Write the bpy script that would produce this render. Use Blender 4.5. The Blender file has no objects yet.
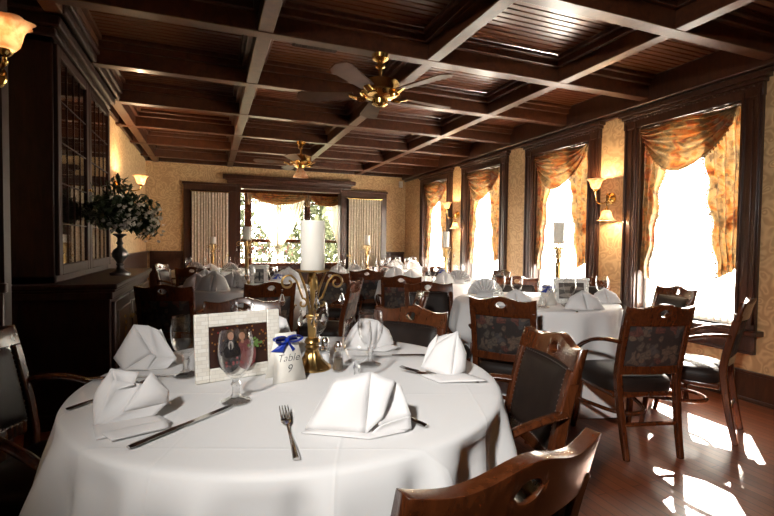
import bpy, bmesh, math, random
from math import sin, cos, pi, radians, atan2, hypot, sqrt, exp
from mathutils import Vector, Matrix
random.seed(7)
SC = bpy.context.scene
COL = SC.collection
V = Vector

# ------------------------------------------------------------------ view
SC.view_settings.view_transform = 'Standard'
SC.view_settings.look = 'None'
SC.view_settings.gamma = 1
SC.view_settings.use_curve_mapping = False
SC.view_settings.exposure = 0.85
CAM_R = V((0.93261258, -0.36069792, 0.01143606))
CAM_U = V((0.00106246, 0.03443363, 0.99940642))
CAM_B = V((-0.3608776, -0.93204685, 0.03249646))
EYE = V((0, 0, 1.204))
cd = bpy.data.cameras.new('camera')
cd.sensor_width = 36
cd.lens = 457.213 / 774 * 36
cd.clip_start = 0.02
cam = bpy.data.objects.new('camera', cd)
COL.objects.link(cam)
cam.matrix_world = Matrix(((CAM_R.x, CAM_U.x, CAM_B.x, EYE.x), (CAM_R.y, CAM_U.y, CAM_B.y, EYE.y),
                           (CAM_R.z, CAM_U.z, CAM_B.z, EYE.z), (0, 0, 0, 1)))
SC.camera = cam


# ------------------------------------------------------------------ materials
class NT:
    def __init__(s, name):
        s.m = bpy.data.materials.new(name)
        s.m.use_nodes = True
        s.t = s.m.node_tree
        s.t.nodes.clear()
        s.out = s.t.nodes.new('ShaderNodeOutputMaterial')

    def n(s, typ, _inp=None, **kw):
        nd = s.t.nodes.new('ShaderNode' + typ)
        for k, v in kw.items():
            setattr(nd, k, v)
        for k, v in (_inp or {}).items():
            if isinstance(v, bpy.types.NodeSocket):
                s.t.links.new(v, nd.inputs[k])
            else:
                nd.inputs[k].default_value = v
        return nd

    def link(s, a, b):
        s.t.links.new(a, b)

    def ramp(s, fac, stops, interp='LINEAR'):
        r = s.n('ValToRGB', {'Fac': fac})
        cr = r.color_ramp
        cr.interpolation = interp
        while len(cr.elements) > len(stops):
            cr.elements.remove(cr.elements[-1])
        for i, (p, c) in enumerate(stops):
            e = cr.elements[i] if i < len(cr.elements) else cr.elements.new(p)
            e.position = p
            e.color = (*c, 1)
        return r.outputs['Color']

    def coord(s, scale=(1, 1, 1), rot=(0, 0, 0), kind='Object'):
        tc = s.n('TexCoord')
        mp = s.n('Mapping', {'Vector': tc.outputs[kind], 'Scale': scale, 'Rotation': rot})
        return mp.outputs['Vector']

    def noise(s, vec, scale=5, detail=4, rough=.55, dist=0):
        return s.n('TexNoise', {'Vector': vec, 'Scale': scale, 'Detail': detail, 'Roughness': rough, 'Distortion': dist}).outputs['Fac']

    def bsdf(s, **kw):
        b = s.n('BsdfPrincipled', {k.replace('_', ' '): v for k, v in kw.items()})
        return b

    def bump(s, h, strength=.3, dist=.01):
        return s.n('Bump', {'Height': h, 'Strength': strength, 'Distance': dist}).outputs['Normal']

    def done(s, shader):
        s.link(shader, s.out.inputs['Surface'])
        return s.m


def c4(c):
    return (c[0], c[1], c[2], 1)


def plain(name, col, rough=.5, metal=0, **kw):
    t = NT(name)
    v = t.coord()
    f = t.noise(v, 14, 3)
    c = t.ramp(f, [(.3, tuple(x * .88 for x in col)), (.7, tuple(min(1, x * 1.08) for x in col))])
    b = t.bsdf(Base_Color=c, Roughness=rough, Metallic=metal, **kw)
    return t.done(b.outputs[0])


def wood(name, dark, light, rough=.3, scale=(1, 1, 1), coat=.3):
    t = NT(name)
    v = t.coord(scale)
    f = t.noise(v, 6, 8, .65, .6)
    c = t.ramp(f, [(.3, dark), (.7, light)])
    b = t.bsdf(Base_Color=c, Roughness=rough, Normal=t.bump(f, .04, .002))
    b.inputs['Coat Weight'].default_value = coat
    b.inputs['Specular IOR Level'].default_value = .5 if coat > 0 else .22
    b.inputs['Coat Roughness'].default_value = .15
    return t.done(b.outputs[0])


M = {}
M['trim'] = wood('dark_mahogany_trim', (.022, .007, .0035), (.062, .021, .009), .34, (6, 6, 1), .15)
M['beam'] = wood('varnished_beam', (.036, .011, .005), (.095, .03, .011), .38, (3, 3, 3), .12)
M['cabinet'] = wood('cabinet_wood', (.011, .0032, .0018), (.028, .0085, .004), .5, (6, 6, 1), 0)
M['chairwood'] = wood('chair_wood', (.032, .0085, .003), (.105, .028, .008), .26, (9, 9, 2), .5)


M['bead'] = wood('ceiling_beadboard', (.055, .016, .006), (.16, .048, .016), .3, (1, 14, 1), .35)


def mk_wallpaper():
    t = NT('gold_damask_wallpaper')
    v = t.coord()
    d = t.n('TexNoise', {'Vector': v, 'Scale': 6.0, 'Detail': 2})
    mv = t.n('MixRGB', {'Fac': .12, 'Color1': v, 'Color2': d.outputs['Color']})
    vo = t.n('TexVoronoi', {'Vector': mv.outputs[0], 'Scale': 13.0}, feature='SMOOTH_F1')
    wv = t.n('Math', {0: vo.outputs['Distance'], 1: 26.0}, operation='MULTIPLY')
    sn = t.n('Math', {0: wv.outputs[0]}, operation='SINE')
    mr = t.n('MapRange', {0: sn.outputs[0], 1: -1.0, 2: 1.0})
    c = t.ramp(mr.outputs[0], [(.1, (.44, .28, .13)), (.6, (.53, .35, .175)), (1, (.60, .41, .21))])
    b = t.bsdf(Base_Color=c, Roughness=.55, Normal=t.bump(mr.outputs[0], .25, .004))
    return t.done(b.outputs[0])


M['paper'] = mk_wallpaper()


def mk_floor():
    t = NT('plank_floor')
    v = t.coord(rot=(0, 0, pi / 2))
    br = t.n('TexBrick', {'Vector': v, 'Scale': 1.0, 'Mortar Size': .0016, 'Brick Width': 1.1, 'Row Height': .058,
                          'Color1': (.20, .058, .022, 1), 'Color2': (.29, .09, .036, 1), 'Mortar': (.012, .004, .002, 1), 'Bias': 0.0})
    nv = t.coord((30, 1.5, 1))
    f = t.noise(nv, 3, 6)
    mx = t.n('Mix', {'Factor': .5, 6: br.outputs['Color'], 7: t.ramp(f, [(.3, (.35, .35, .35)), (.7, (1, 1, 1))])}, data_type='RGBA', blend_type='MULTIPLY')
    r = t.n('MapRange', {0: f, 3: .26, 4: .42})
    b = t.bsdf(Base_Color=mx.outputs[2], Roughness=r.outputs[0], Normal=t.bump(br.outputs['Fac'], -.3, .003))
    return t.done(b.outputs[0])


M['floor'] = mk_floor()


def mk_fabric(name, col, scale=500, rough=.85, bump=.15):
    t = NT(name)
    v = t.coord()
    w = t.noise(v, scale, 2)
    f = t.noise(v, 9, 3)
    c = t.ramp(f, [(.3, tuple(x * .95 for x in col)), (.7, col)])
    b = t.bsdf(Base_Color=c, Roughness=rough, Normal=t.bump(w, bump, .001))
    b.inputs['Sheen Weight'].default_value = .15
    ts = t.n('BsdfTranslucent', {'Color': c})
    mx = t.n('MixShader', {0: .2, 1: b.outputs[0], 2: ts.outputs[0]})
    return t.done(mx.outputs[0])


def mk_linen():
    t = NT('white_table_linen')
    v = t.coord(rot=(0, 0, .35))
    sx = t.n('SeparateXYZ', {'Vector': v})
    hs = None
    for ax in 'XY':
        d = t.n('Math', {0: sx.outputs[ax], 1: .36}, operation='DIVIDE')
        fr = t.n('Math', {0: d.outputs[0]}, operation='FRACT')
        r = t.ramp(fr.outputs[0], [(0, (0, 0, 0)), (.485, (0, 0, 0)), (.5, (1, 1, 1)), (.515, (0, 0, 0))])
        hs = r if hs is None else t.n('Math', {0: hs, 1: r}, operation='ADD').outputs[0]
    f = t.noise(v, 7, 4)
    mu = t.n('Math', {0: f, 1: 2.2, 2: 0.0}, operation='MULTIPLY_ADD')
    ad = t.n('Math', {0: mu.outputs[0], 1: hs}, operation='ADD')
    nrm = t.bump(ad.outputs[0], .2, .004)
    b = t.bsdf(Base_Color=(.82, .82, .82, 1), Roughness=.85, Normal=nrm)
    ts = t.n('BsdfTranslucent', {'Color': (.82, .81, .79, 1), 'Normal': nrm})
    mx = t.n('MixShader', {0: .05, 1: b.outputs[0], 2: ts.outputs[0]})
    return t.done(mx.outputs[0])


M['cloth'] = mk_linen()
M['napkin'] = mk_fabric('white_napkin_linen', (.84, .83, .83))


def mk_leather():
    t = NT('black_leather')
    v = t.coord()
    vo = t.n('TexVoronoi', {'Vector': v, 'Scale': 320.0})
    f = t.noise(v, 12, 3)
    c = t.ramp(f, [(.3, (.012, .008, .0065)), (.7, (.022, .014, .011))])
    b = t.bsdf(Base_Color=c, Roughness=.5, Normal=t.bump(vo.outputs['Distance'], .15, .001))
    b.inputs['Specular IOR Level'].default_value = .22
    return t.done(b.outputs[0])


M['leather'] = mk_leather()


def mk_tapestry():
    t = NT('floral_tapestry')
    v = t.coord()
    n = t.n('TexNoise', {'Vector': v, 'Scale': 11.0, 'Detail': 2})
    mv = t.n('MixRGB', {'Fac': .14, 'Color1': v, 'Color2': n.outputs['Color']})
    vo = t.n('TexVoronoi', {'Vector': mv.outputs[0], 'Scale': 17.0})
    leaf = t.ramp(vo.outputs['Distance'], [(.0, (1, 1, 1)), (.48, (.8, .8, .8)), (.56, (0, 0, 0))])
    sp = t.n('SeparateColor', {'Color': vo.outputs['Color']})
    pal = t.ramp(sp.outputs[0], [(.0, (.105, .07, .05)), (.3, (.10, .032, .022)), (.5, (.08, .062, .048)), (.7, (.125, .085, .055)), (.88, (.055, .05, .05))], 'CONSTANT')
    ve = t.n('TexVoronoi', {'Vector': mv.outputs[0], 'Scale': 40.0}, feature='DISTANCE_TO_EDGE')
    vein = t.ramp(ve.outputs['Distance'], [(.0, (.3, .3, .3)), (.1, (1, 1, 1))])
    pm = t.n('Mix', {'Factor': .8, 6: pal, 7: vein}, data_type='RGBA', blend_type='MULTIPLY')
    mx = t.n('Mix', {'Factor': leaf, 6: (.020, .014, .012, 1), 7: pm.outputs[2]}, data_type='RGBA')
    b = t.bsdf(Base_Color=mx.outputs[2], Roughness=.8)
    return t.done(b.outputs[0])


M['tapestry'] = mk_tapestry()
M['brass'] = plain('polished_brass', (.78, .50, .16), .18, 1)
M['oldbrass'] = plain('antique_brass', (.42, .27, .10), .3, 1)
M['steel'] = plain('polished_steel', (.62, .60, .58), .16, 1)
M['nail'] = plain('nailhead_metal', (.30, .28, .27), .3, 1)
M['pewter'] = plain('dark_pewter', (.14, .13, .13), .35, .8)
def mk_wax():
    t = NT('ivory_wax')
    v = t.coord()
    c = t.ramp(t.noise(v, 10, 3), [(.3, (.86, .83, .76)), (.7, (.9, .88, .82))])
    df = t.bsdf(Base_Color=c, Roughness=.45)
    ts = t.n('BsdfTranslucent', {'Color': c})
    mx = t.n('MixShader', {0: .3, 1: df.outputs[0], 2: ts.outputs[0]})
    return t.done(mx.outputs[0])


M['wax'] = mk_wax()
M['wick'] = plain('charred_wick', (.02, .02, .02), .9)
M['ivory'] = plain('ivory_card', (.83, .80, .73), .6)
M['ink'] = plain('black_ink', (.015, .015, .02), .6)
M['ribbon'] = plain('royal_blue_satin', (.006, .03, .30), .3)
M['white'] = plain('white_paint', (.80, .78, .74), .4)
M['plastic'] = plain('white_plastic', (.7, .67, .6), .4)
M['blade'] = wood('fan_blade_wood', (.05, .02, .010), (.10, .045, .022), .5, (1, 1, 1), 0)
M['dark'] = plain('dark_interior', (.008, .006, .005), .7)
M['leaf'] = plain('dark_green_leaf', (.022, .042, .014), .5)
M['leaf2'] = plain('grey_green_leaf', (.06, .085, .04), .5)
M['petal'] = plain('pale_petal', (.62, .58, .52), .6)
M['grass'] = plain('lawn_grass', (.10, .11, .06), .9)
M['hedge'] = plain('garden_leaf', (.10, .115, .06), .7)
M['blossom'] = plain('pink_blossom', (.30, .12, .12), .7)
M['bark'] = plain('bark', (.12, .08, .05), .9)
M['pepper'] = plain('ground_pepper', (.10, .075, .05), .9)
M['salt'] = plain('salt', (.8, .8, .8), .9)


def mk_pearl():
    t = NT('mother_of_pearl')
    v = t.coord(rot=(pi / 2, 0, 0))
    br = t.n('TexBrick', {'Vector': v, 'Scale': 1.0, 'Mortar Size': .0008, 'Brick Width': .026, 'Row Height': .012,
                          'Color1': (.82, .80, .74, 1), 'Color2': (.70, .66, .58, 1), 'Mortar': (.62, .59, .53, 1)})
    b = t.bsdf(Base_Color=br.outputs['Color'], Roughness=.28)
    return t.done(b.outputs[0])


M['pearl'] = mk_pearl()


def mk_glass(name, base=.06, tint=(.97, .98, .98)):
    t = NT(name)
    lw = t.n('LayerWeight', {'Blend': .5})
    pw = t.n('Math', {0: lw.outputs['Facing'], 1: 3.4}, operation='POWER')
    mr = t.n('MapRange', {0: pw.outputs[0], 3: base, 4: 1.0})
    tr = t.n('BsdfTransparent', {'Color': c4(tint)})
    gl = t.n('BsdfGlossy', {'Color': (.95, .95, .95, 1), 'Roughness': .03})
    mx = t.n('MixShader', {0: mr.outputs[0], 1: tr.outputs[0], 2: gl.outputs[0]})
    return t.done(mx.outputs[0])


M['glass'] = mk_glass('clear_stemware', .03, (.99, .99, .99))
def mk_foot():
    t = NT('thick_glass')
    lw = t.n('LayerWeight', {'Blend': .5})
    pw = t.n('Math', {0: lw.outputs['Facing'], 1: 2.5}, operation='POWER')
    mr = t.n('MapRange', {0: pw.outputs[0], 3: .08, 4: .9})
    tr = t.n('BsdfTransparent', {'Color': (.95, .96, .96, 1)})
    gl = t.n('BsdfGlossy', {'Color': (1, 1, 1, 1), 'Roughness': .05})
    mx = t.n('MixShader', {0: mr.outputs[0], 1: tr.outputs[0], 2: gl.outputs[0]})
    g = t.n('BsdfGlass', {'Color': (1, 1, 1, 1), 'Roughness': .02, 'IOR': 1.45})
    m2 = t.n('MixShader', {0: .42, 1: mx.outputs[0], 2: g.outputs[0]})
    return t.done(m2.outputs[0])


M['footglass'] = mk_foot()
M['pane'] = mk_glass('window_pane', .01)
M['cabglass'] = mk_glass('cabinet_glass', .08, (.8, .78, .74))


def mk_crystal():
    t = NT('cut_crystal')
    g = t.n('BsdfGlass', {'Color': (1, 1, 1, 1), 'Roughness': .02, 'IOR': 1.52})
    return t.done(g.outputs[0])


M['crystal'] = mk_crystal()


def mk_drape():
    t = NT('orange_floral_satin')
    v = t.coord()
    n1 = t.n('TexNoise', {'Vector': v, 'Scale': 7.0, 'Detail': 5, 'Roughness': .6, 'Distortion': .8})
    base = t.ramp(n1.outputs['Fac'], [(.32, (.08, .05, .025)), (.42, (.22, .135, .06)), (.50, (.32, .19, .075)), (.56, (.36, .12, .025)), (.64, (.20, .045, .018)), (.72, (.28, .19, .10))])
    mv = t.n('MixRGB', {'Fac': .1, 'Color1': v, 'Color2': n1.outputs['Color']})
    vo = t.n('TexVoronoi', {'Vector': mv.outputs[0], 'Scale': 30.0})
    sp = t.n('SeparateColor', {'Color': vo.outputs['Color']})
    pal = t.ramp(sp.outputs[0], [(.0, (1, 1, 1)), (.55, (.55, .5, .42)), (.70, (1, 1, .95)), (.84, (.30, .25, .2)), (.93, (1, .75, .5))], 'CONSTANT')
    pm = t.n('Mix', {'Factor': .75, 6: base, 7: pal}, data_type='RGBA', blend_type='MULTIPLY')
    df = t.bsdf(Base_Color=pm.outputs[2], Roughness=.35)
    ts = t.n('BsdfTranslucent', {'Color': pm.outputs[2]})
    mx = t.n('MixShader', {0: .11, 1: df.outputs[0], 2: ts.outputs[0]})
    return t.done(mx.outputs[0])


M['drape'] = mk_drape()


def mk_sheer(name, col, transp, transl=.6):
    t = NT(name)
    df = t.n('BsdfDiffuse', {'Color': c4(col)})
    ts = t.n('BsdfTranslucent', {'Color': c4(col)})
    m1 = t.n('MixShader', {0: transl, 1: df.outputs[0], 2: ts.outputs[0]})
    tr = t.n('BsdfTransparent', {'Color': (1, 1, 1, 1)})
    m2 = t.n('MixShader', {0: transp, 1: m1.outputs[0], 2: tr.outputs[0]})
    return t.done(m2.outputs[0])


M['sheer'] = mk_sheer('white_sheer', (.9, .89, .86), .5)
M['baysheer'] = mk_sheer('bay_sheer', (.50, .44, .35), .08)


def mk_lace():
    t = NT('cream_lace')
    v = t.coord()
    vo = t.n('TexVoronoi', {'Vector': v, 'Scale': 26.0})
    c = t.ramp(vo.outputs['Distance'], [(.2, (.90, .83, .70)), (.5, (.72, .64, .50))])
    df = t.n('BsdfDiffuse', {'Color': c})
    ts = t.n('BsdfTranslucent', {'Color': c})
    m1 = t.n('MixShader', {0: .3, 1: df.outputs[0], 2: ts.outputs[0]})
    return t.done(m1.outputs[0])


M['lace'] = mk_lace()


def mk_shade():
    t = NT('frosted_amber_glass')
    v = t.coord()
    f = t.noise(v, 30, 4)
    c = t.ramp(f, [(.38, (.80, .50, .30)), (.6, (.93, .78, .60))])
    df = t.bsdf(Base_Color=c, Roughness=.25)
    ts = t.n('BsdfTranslucent', {'Color': c})
    m1 = t.n('MixShader', {0: .7, 1: df.outputs[0], 2: ts.outputs[0]})
    return t.done(m1.outputs[0])


M['shade'] = mk_shade()


def mk_bulb(name='lit_bulb', k=18.0):
    t = NT(name)
    e = t.n('Emission', {'Color': (1, .72, .42, 1), 'Strength': k})
    return t.done(e.outputs[0])


M['bulb'] = mk_bulb()
M['dimbulb'] = mk_bulb('dimmed_bulb', 5.0)


# ------------------------------------------------------------------ mesh helpers
class MB:
    def __init__(s):
        s.v, s.f, s.m = [], [], []

    def add(s, vs, fs, mat=0, T=None):
        o = len(s.v)
        s.v += [tuple(T @ V(p)) if T else tuple(p) for p in vs]
        s.f += [tuple(i + o for i in f) for f in fs]
        s.m += [mat] * len(fs)
        return s

    def box(s, a, b, mat=0, T=None):
        x0, y0, z0 = a
        x1, y1, z1 = b
        vs = [(x0, y0, z0), (x1, y0, z0), (x1, y1, z0), (x0, y1, z0), (x0, y0, z1), (x1, y0, z1), (x1, y1, z1), (x0, y1, z1)]
        return s.add(vs, [(0, 3, 2, 1), (4, 5, 6, 7), (0, 1, 5, 4), (1, 2, 6, 5), (2, 3, 7, 6), (3, 0, 4, 7)], mat, T)

    def lathe(s, prof, n=24, mat=0, T=None, rf=None, cap=False):
        vs, fs = [], []
        for k, (r, z) in enumerate(prof):
            for i in range(n):
                a = 2 * pi * i / n
                rr = r * (rf(a, k) if rf else 1)
                vs.append((rr * cos(a), rr * sin(a), z))
        for k in range(len(prof) - 1):
            for i in range(n):
                j = (i + 1) % n
                fs.append((k * n + i, k * n + j, (k + 1) * n + j, (k + 1) * n + i))
        if cap:
            fs.append(tuple(range(n))[::-1])
            fs.append(tuple((len(prof) - 1) * n + i for i in range(n)))
        return s.add(vs, fs, mat, T)

    def sweep(s, pts, sec, side=None, mat=0, T=None, scale=None):
        """sec: 2D section points; first axis along side, second along tangent x side."""
        pts = [V(p) for p in pts]
        n = len(sec)
        vs, fs = [], []
        prev = None
        for i, p in enumerate(pts):
            t = (pts[min(i + 1, len(pts) - 1)] - pts[max(i - 1, 0)]).normalized()
            if side is not None:
                a = V(side)
            elif prev is None:
                a = V((0, 0, 1)) if abs(t.z) < .9 else V((1, 0, 0))
            else:
                a = prev
            a = (a - t * a.dot(t)).normalized()
            prev = a
            b = t.cross(a)
            k = scale[i] if scale else 1
            for (u, w) in sec:
                vs.append(p + a * u * k + b * w * k)
        for i in range(len(pts) - 1):
            for j in range(n):
                q = (j + 1) % n
                fs.append((i * n + j, i * n + q, (i + 1) * n + q, (i + 1) * n + j))
        fs.append(tuple(range(n))[::-1])
        fs.append(tuple((len(pts) - 1) * n + j for j in range(n)))
        return s.add(vs, fs, mat, T)

    def tube(s, pts, r, n=8, mat=0, T=None):
        rs = r if isinstance(r, (list, tuple)) else [r] * len(pts)
        return s.sweep(pts, [(cos(2 * pi * i / n), sin(2 * pi * i / n)) for i in range(n)], None, mat, T, rs)

    def grid(s, fn, nu, nv, mat=0, T=None, closed=False):
        vs, fs = [], []
        for i in range(nu + (0 if closed else 1)):
            for j in range(nv + 1):
                vs.append(fn(i / nu, j / nv))
        w = nv + 1
        for i in range(nu):
            for j in range(nv):
                i2 = (i + 1) % nu if closed else i + 1
                fs.append((i * w + j, i2 * w + j, i2 * w + j + 1, i * w + j + 1))
        return s.add(vs, fs, mat, T)

    def build(s, name, mats, parent=None, bev=0, sub=0, solid=0, recalc=True, angle=38):
        me = bpy.data.meshes.new(name)
        me.from_pydata(s.v, [], s.f)
        if not isinstance(mats, (list, tuple)):
            mats = [mats]
        for m in mats:
            me.materials.append(m)
        me.polygons.foreach_set('material_index', s.m)
        if recalc:
            bm = bmesh.new()
            bm.from_mesh(me)
            bmesh.ops.recalc_face_normals(bm, faces=bm.faces)
            bm.to_mesh(me)
            bm.free()
        me.polygons.foreach_set('use_smooth', [True] * len(me.polygons))
        me.set_sharp_from_angle(angle=radians(angle))
        me.update()
        o = bpy.data.objects.new(name, me)
        COL.objects.link(o)
        if parent:
            o.parent = parent
        if solid:
            md = o.modifiers.new('solid', 'SOLIDIFY')
            md.thickness = solid
            md.offset = 0
        if bev:
            md = o.modifiers.new('bevel', 'BEVEL')
            md.width = bev
            md.segments = 2
            md.limit_method = 'ANGLE'
        if sub:
            md = o.modifiers.new('sub', 'SUBSURF')
            md.levels = md.render_levels = sub
        return o


def smooth_path(pts, n=6):
    pts = [V(p) for p in pts]
    out = []
    for i in range(len(pts) - 1):
        p0, p1, p2, p3 = pts[max(i - 1, 0)], pts[i], pts[i + 1], pts[min(i + 2, len(pts) - 1)]
        for k in range(n):
            t = k / n
            out.append(.5 * ((2 * p1) + (p2 - p0) * t + (2 * p0 - 5 * p1 + 4 * p2 - p3) * t * t + (3 * p1 - p0 - 3 * p2 + p3) * t ** 3))
    out.append(pts[-1])
    return out


def rect(w, d):
    return [(-w / 2, -d / 2), (w / 2, -d / 2), (w / 2, d / 2), (-w / 2, d / 2)]


def oval(w, d, n=12):
    return [(w / 2 * cos(2 * pi * i / n), d / 2 * sin(2 * pi * i / n)) for i in range(n)]


def tag(o, label, cat, group=None):
    o['label'] = label
    o['category'] = cat
    if group:
        o['group'] = group
    return o


def thing(name, label, cat, loc=(0, 0, 0), rz=0, group=None):
    o = bpy.data.objects.new(name, None)
    o.empty_display_size = .1
    COL.objects.link(o)
    o.location = loc
    o.rotation_euler = (0, 0, rz)
    return tag(o, label, cat, group)


def dup(root, loc, rz, label, group=None, sc=None):
    r = root.copy()
    COL.objects.link(r)
    r.location = loc
    r.rotation_euler = (0, 0, rz)
    r['label'] = label
    if group:
        r['group'] = group
    if sc:
        r.scale = sc
    for ch in list(root.children):
        c = ch.copy()
        COL.objects.link(c)
        c.parent = r
        for g in list(ch.children):
            d = g.copy()
            COL.objects.link(d)
            d.parent = c
    return r


def struct(o):
    o['kind'] = 'structure'
    return o


def TR(x, y, z, rz=0):
    return Matrix.Translation((x, y, z)) @ Matrix.Rotation(rz, 4, 'Z')


def proj_u(p):
    d = V(p) - EYE
    return d.dot(CAM_R) / -d.dot(CAM_B)


# ------------------------------------------------------------------ room shell
XR, XL, XLN, YB, YR = 3.94, -1.062, -1.35, 9.115, -2.2
ZB, ZP = 2.60, 2.80            # beam underside, panel
T = .76                        # table height
struct(MB().box((-2.0, YR - .2, -.1), (XR + .2, 10.2, 0)).build('floor', M['floor']))
prof = []
yy = YR - .2
while yy < 10.2:
    prof += [(yy, ZP + .009), (yy + .005, ZP + .009), (yy + .009, ZP), (yy + .053, ZP), (yy + .057, ZP + .009)]
    yy += .060
prof += [(10.25, ZP + .009), (10.25, ZP + .10), (YR - .2, ZP + .10)]
n = len(prof)
struct(MB().add([(-2.0, y, z) for y, z in prof] + [(XR + .2, y, z) for y, z in prof],
                [tuple(range(n))[::-1], tuple(range(n, 2 * n))] + [(i, (i + 1) % n, (i + 1) % n + n, i + n) for i in range(n)]).build('ceiling', M['bead'], angle=20))
bx = [-.897, .347, 1.592, 2.837]
by = [-2.074, -1.013, .047, 1.107, 2.168, 3.228, 4.289, 5.349, 6.41, 7.470, 8.530]


def beam(a, b, axis):
    mb = MB()
    w, w2, w3 = .05, .085, .115
    if axis == 'y':
        mb.box((a - w, b[0], ZB), (a + w, b[1], ZP)).box((a - w2, b[0], ZP - .085), (a + w2, b[1], ZP)).box((a - w3, b[0], ZP - .035), (a + w3, b[1], ZP))
    else:
        mb.box((b[0], a - w, ZB - .004), (b[1], a + w, ZP)).box((b[0], a - w2, ZP - .085), (b[1], a + w2, ZP)).box((b[0], a - w3, ZP - .035), (b[1], a + w3, ZP))
    return struct(mb.build('ceiling_beam', M['beam'], bev=.006))


for x in bx:
    beam(x, (YR, YB), 'y')
for y in by:
    beam(y, (-1.35 if y < 3.4 else XL, XR), 'x')

# window openings on the window wall: (centre y)
WIN = [2.86, 4.42, 6.07, 7.66]
HW = .465                      # half opening
WZ0, WZ1 = .56, 2.36


def wall_with_openings(name, x0, x1, ya, yb, ops, mat, zt=ZP):
    mb = MB()
    cur = ya
    for (a, b, z0, z1) in sorted(ops):
        mb.box((x0, cur, 0), (x1, a, zt))
        mb.box((x0, a, 0), (x1, b, z0))
        mb.box((x0, a, z1), (x1, b, zt))
        cur = b
    mb.box((x0, cur, 0), (x1, yb, zt))
    return struct(mb.build(name, mat))


wall_with_openings('wall_right', XR, XR + .2, YR, 10.0, [(c - HW, c + HW, WZ0, WZ1) for c in WIN], M['paper'])
struct(MB().box((XLN - .15, YR, 0), (XLN, 5.2, ZP)).build('wall_left', M['paper']))
struct(MB().box((XL - .45, 5.17, 0), (XL, YB, ZP)).build('wall_left', M['paper']))
struct(MB().box((XLN - .15, YR - .2, 0), (XR + .2, YR, ZP)).build('wall_rear', M['paper']))
struct(MB().box((XLN, 2.35, 0), (-.80, 2.42, ZP)).build('wall_pier', M['cabinet']))
# back wall with bay opening
BX0, BX1, BZ = .52, 2.5, 2.23
struct(MB().box((-1.5, YB, 0), (BX0, YB + .15, ZP)).box((BX1, YB, 0), (XR, YB + .15, ZP)).box((BX0, YB, BZ), (BX1, YB + .15, ZP)).build('wall_back', M['paper']))
# bay
BY = 9.86
mb = MB()
for (a, b) in [((BX0 - .3, YB + .15, 0), (BX0 - .25, BY, 2.5)), ((BX1 + .25, YB + .15, 0), (BX1 + .3, BY, 2.5))]:
    mb.box(a, b)
mb.box((BX0 - .3, BY, 0), (BX1 + .3, BY + .12, .72))
mb.box((BX0 - .3, BY, 2.28), (BX1 + .3, BY + .12, 2.5))
mb.box((BX0 - .3, YB + .15, 2.5), (BX1 + .3, BY + .12, 2.55))
struct(mb.build('wall_bay', M['trim']))

# trim: crown along walls, baseboards, wainscot, rails
struct(MB().box((XR - .09, YR, ZB - .045), (XR, YB, ZP)).box((XR - .035, YR, ZB - .08), (XR, YB, ZB - .045)).build('trim_1', M['trim'], bev=.012))
struct(MB().box((XL, 5.2, ZB + .02), (XL + .04, YB, ZP)).build('trim_2', M['trim'], bev=.01))
struct(MB().box((XL, YB - .05, ZB + .01), (XR - .09, YB, ZP)).build('trim_3', M['trim'], bev=.01))
struct(MB().box((XR - .022, YR, 0), (XR, YB, .215)).box((XR - .034, YR, .215), (XR, YB, .24)).box((XR - .04, YR, 0), (XR, YB, .03)).build('baseboard_right', M['trim'], bev=.006))


def wainscot(name, mb_boxes):
    mb = MB()
    for a, b in mb_boxes:
        mb.box(a, b)
    return struct(mb.build(name, M['trim'], bev=.006))


def wains_x(x, ya, yb, s):
    o = [((min(x, x + s * .02), ya, 0), (max(x, x + s * .02), yb, .98)), ((min(x, x + s * .05), ya, .98), (max(x, x + s * .05), yb, 1.02)),
         ((min(x, x + s * .035), ya, 0), (max(x, x + s * .035), yb, .16))]
    return o


wainscot('baseboard_left', wains_x(XL, 5.32, YB, 1) + wains_x(XLN, YR, 2.35, 1) + wains_x(XLN, 2.55, 3.45, 1) + [((XLN, 2.335, 0), (-.80, 2.35, .98)), ((XLN, 2.32, .98), (-.785, 2.35, 1.02))])
bb = []
for a, b in [(-1.0, -.46), (3.5, XR - .03)]:
    bb += [((a, YB - .02, 0), (b, YB, .98)), ((a, YB - .05, .98), (b, YB, 1.02)), ((a, YB - .035, 0), (b, YB, .16))]
    k = a + .05
    bb += [((k, YB - .03, .25), (b - .05, YB, .88))]
wainscot('baseboard_back', bb)


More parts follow.
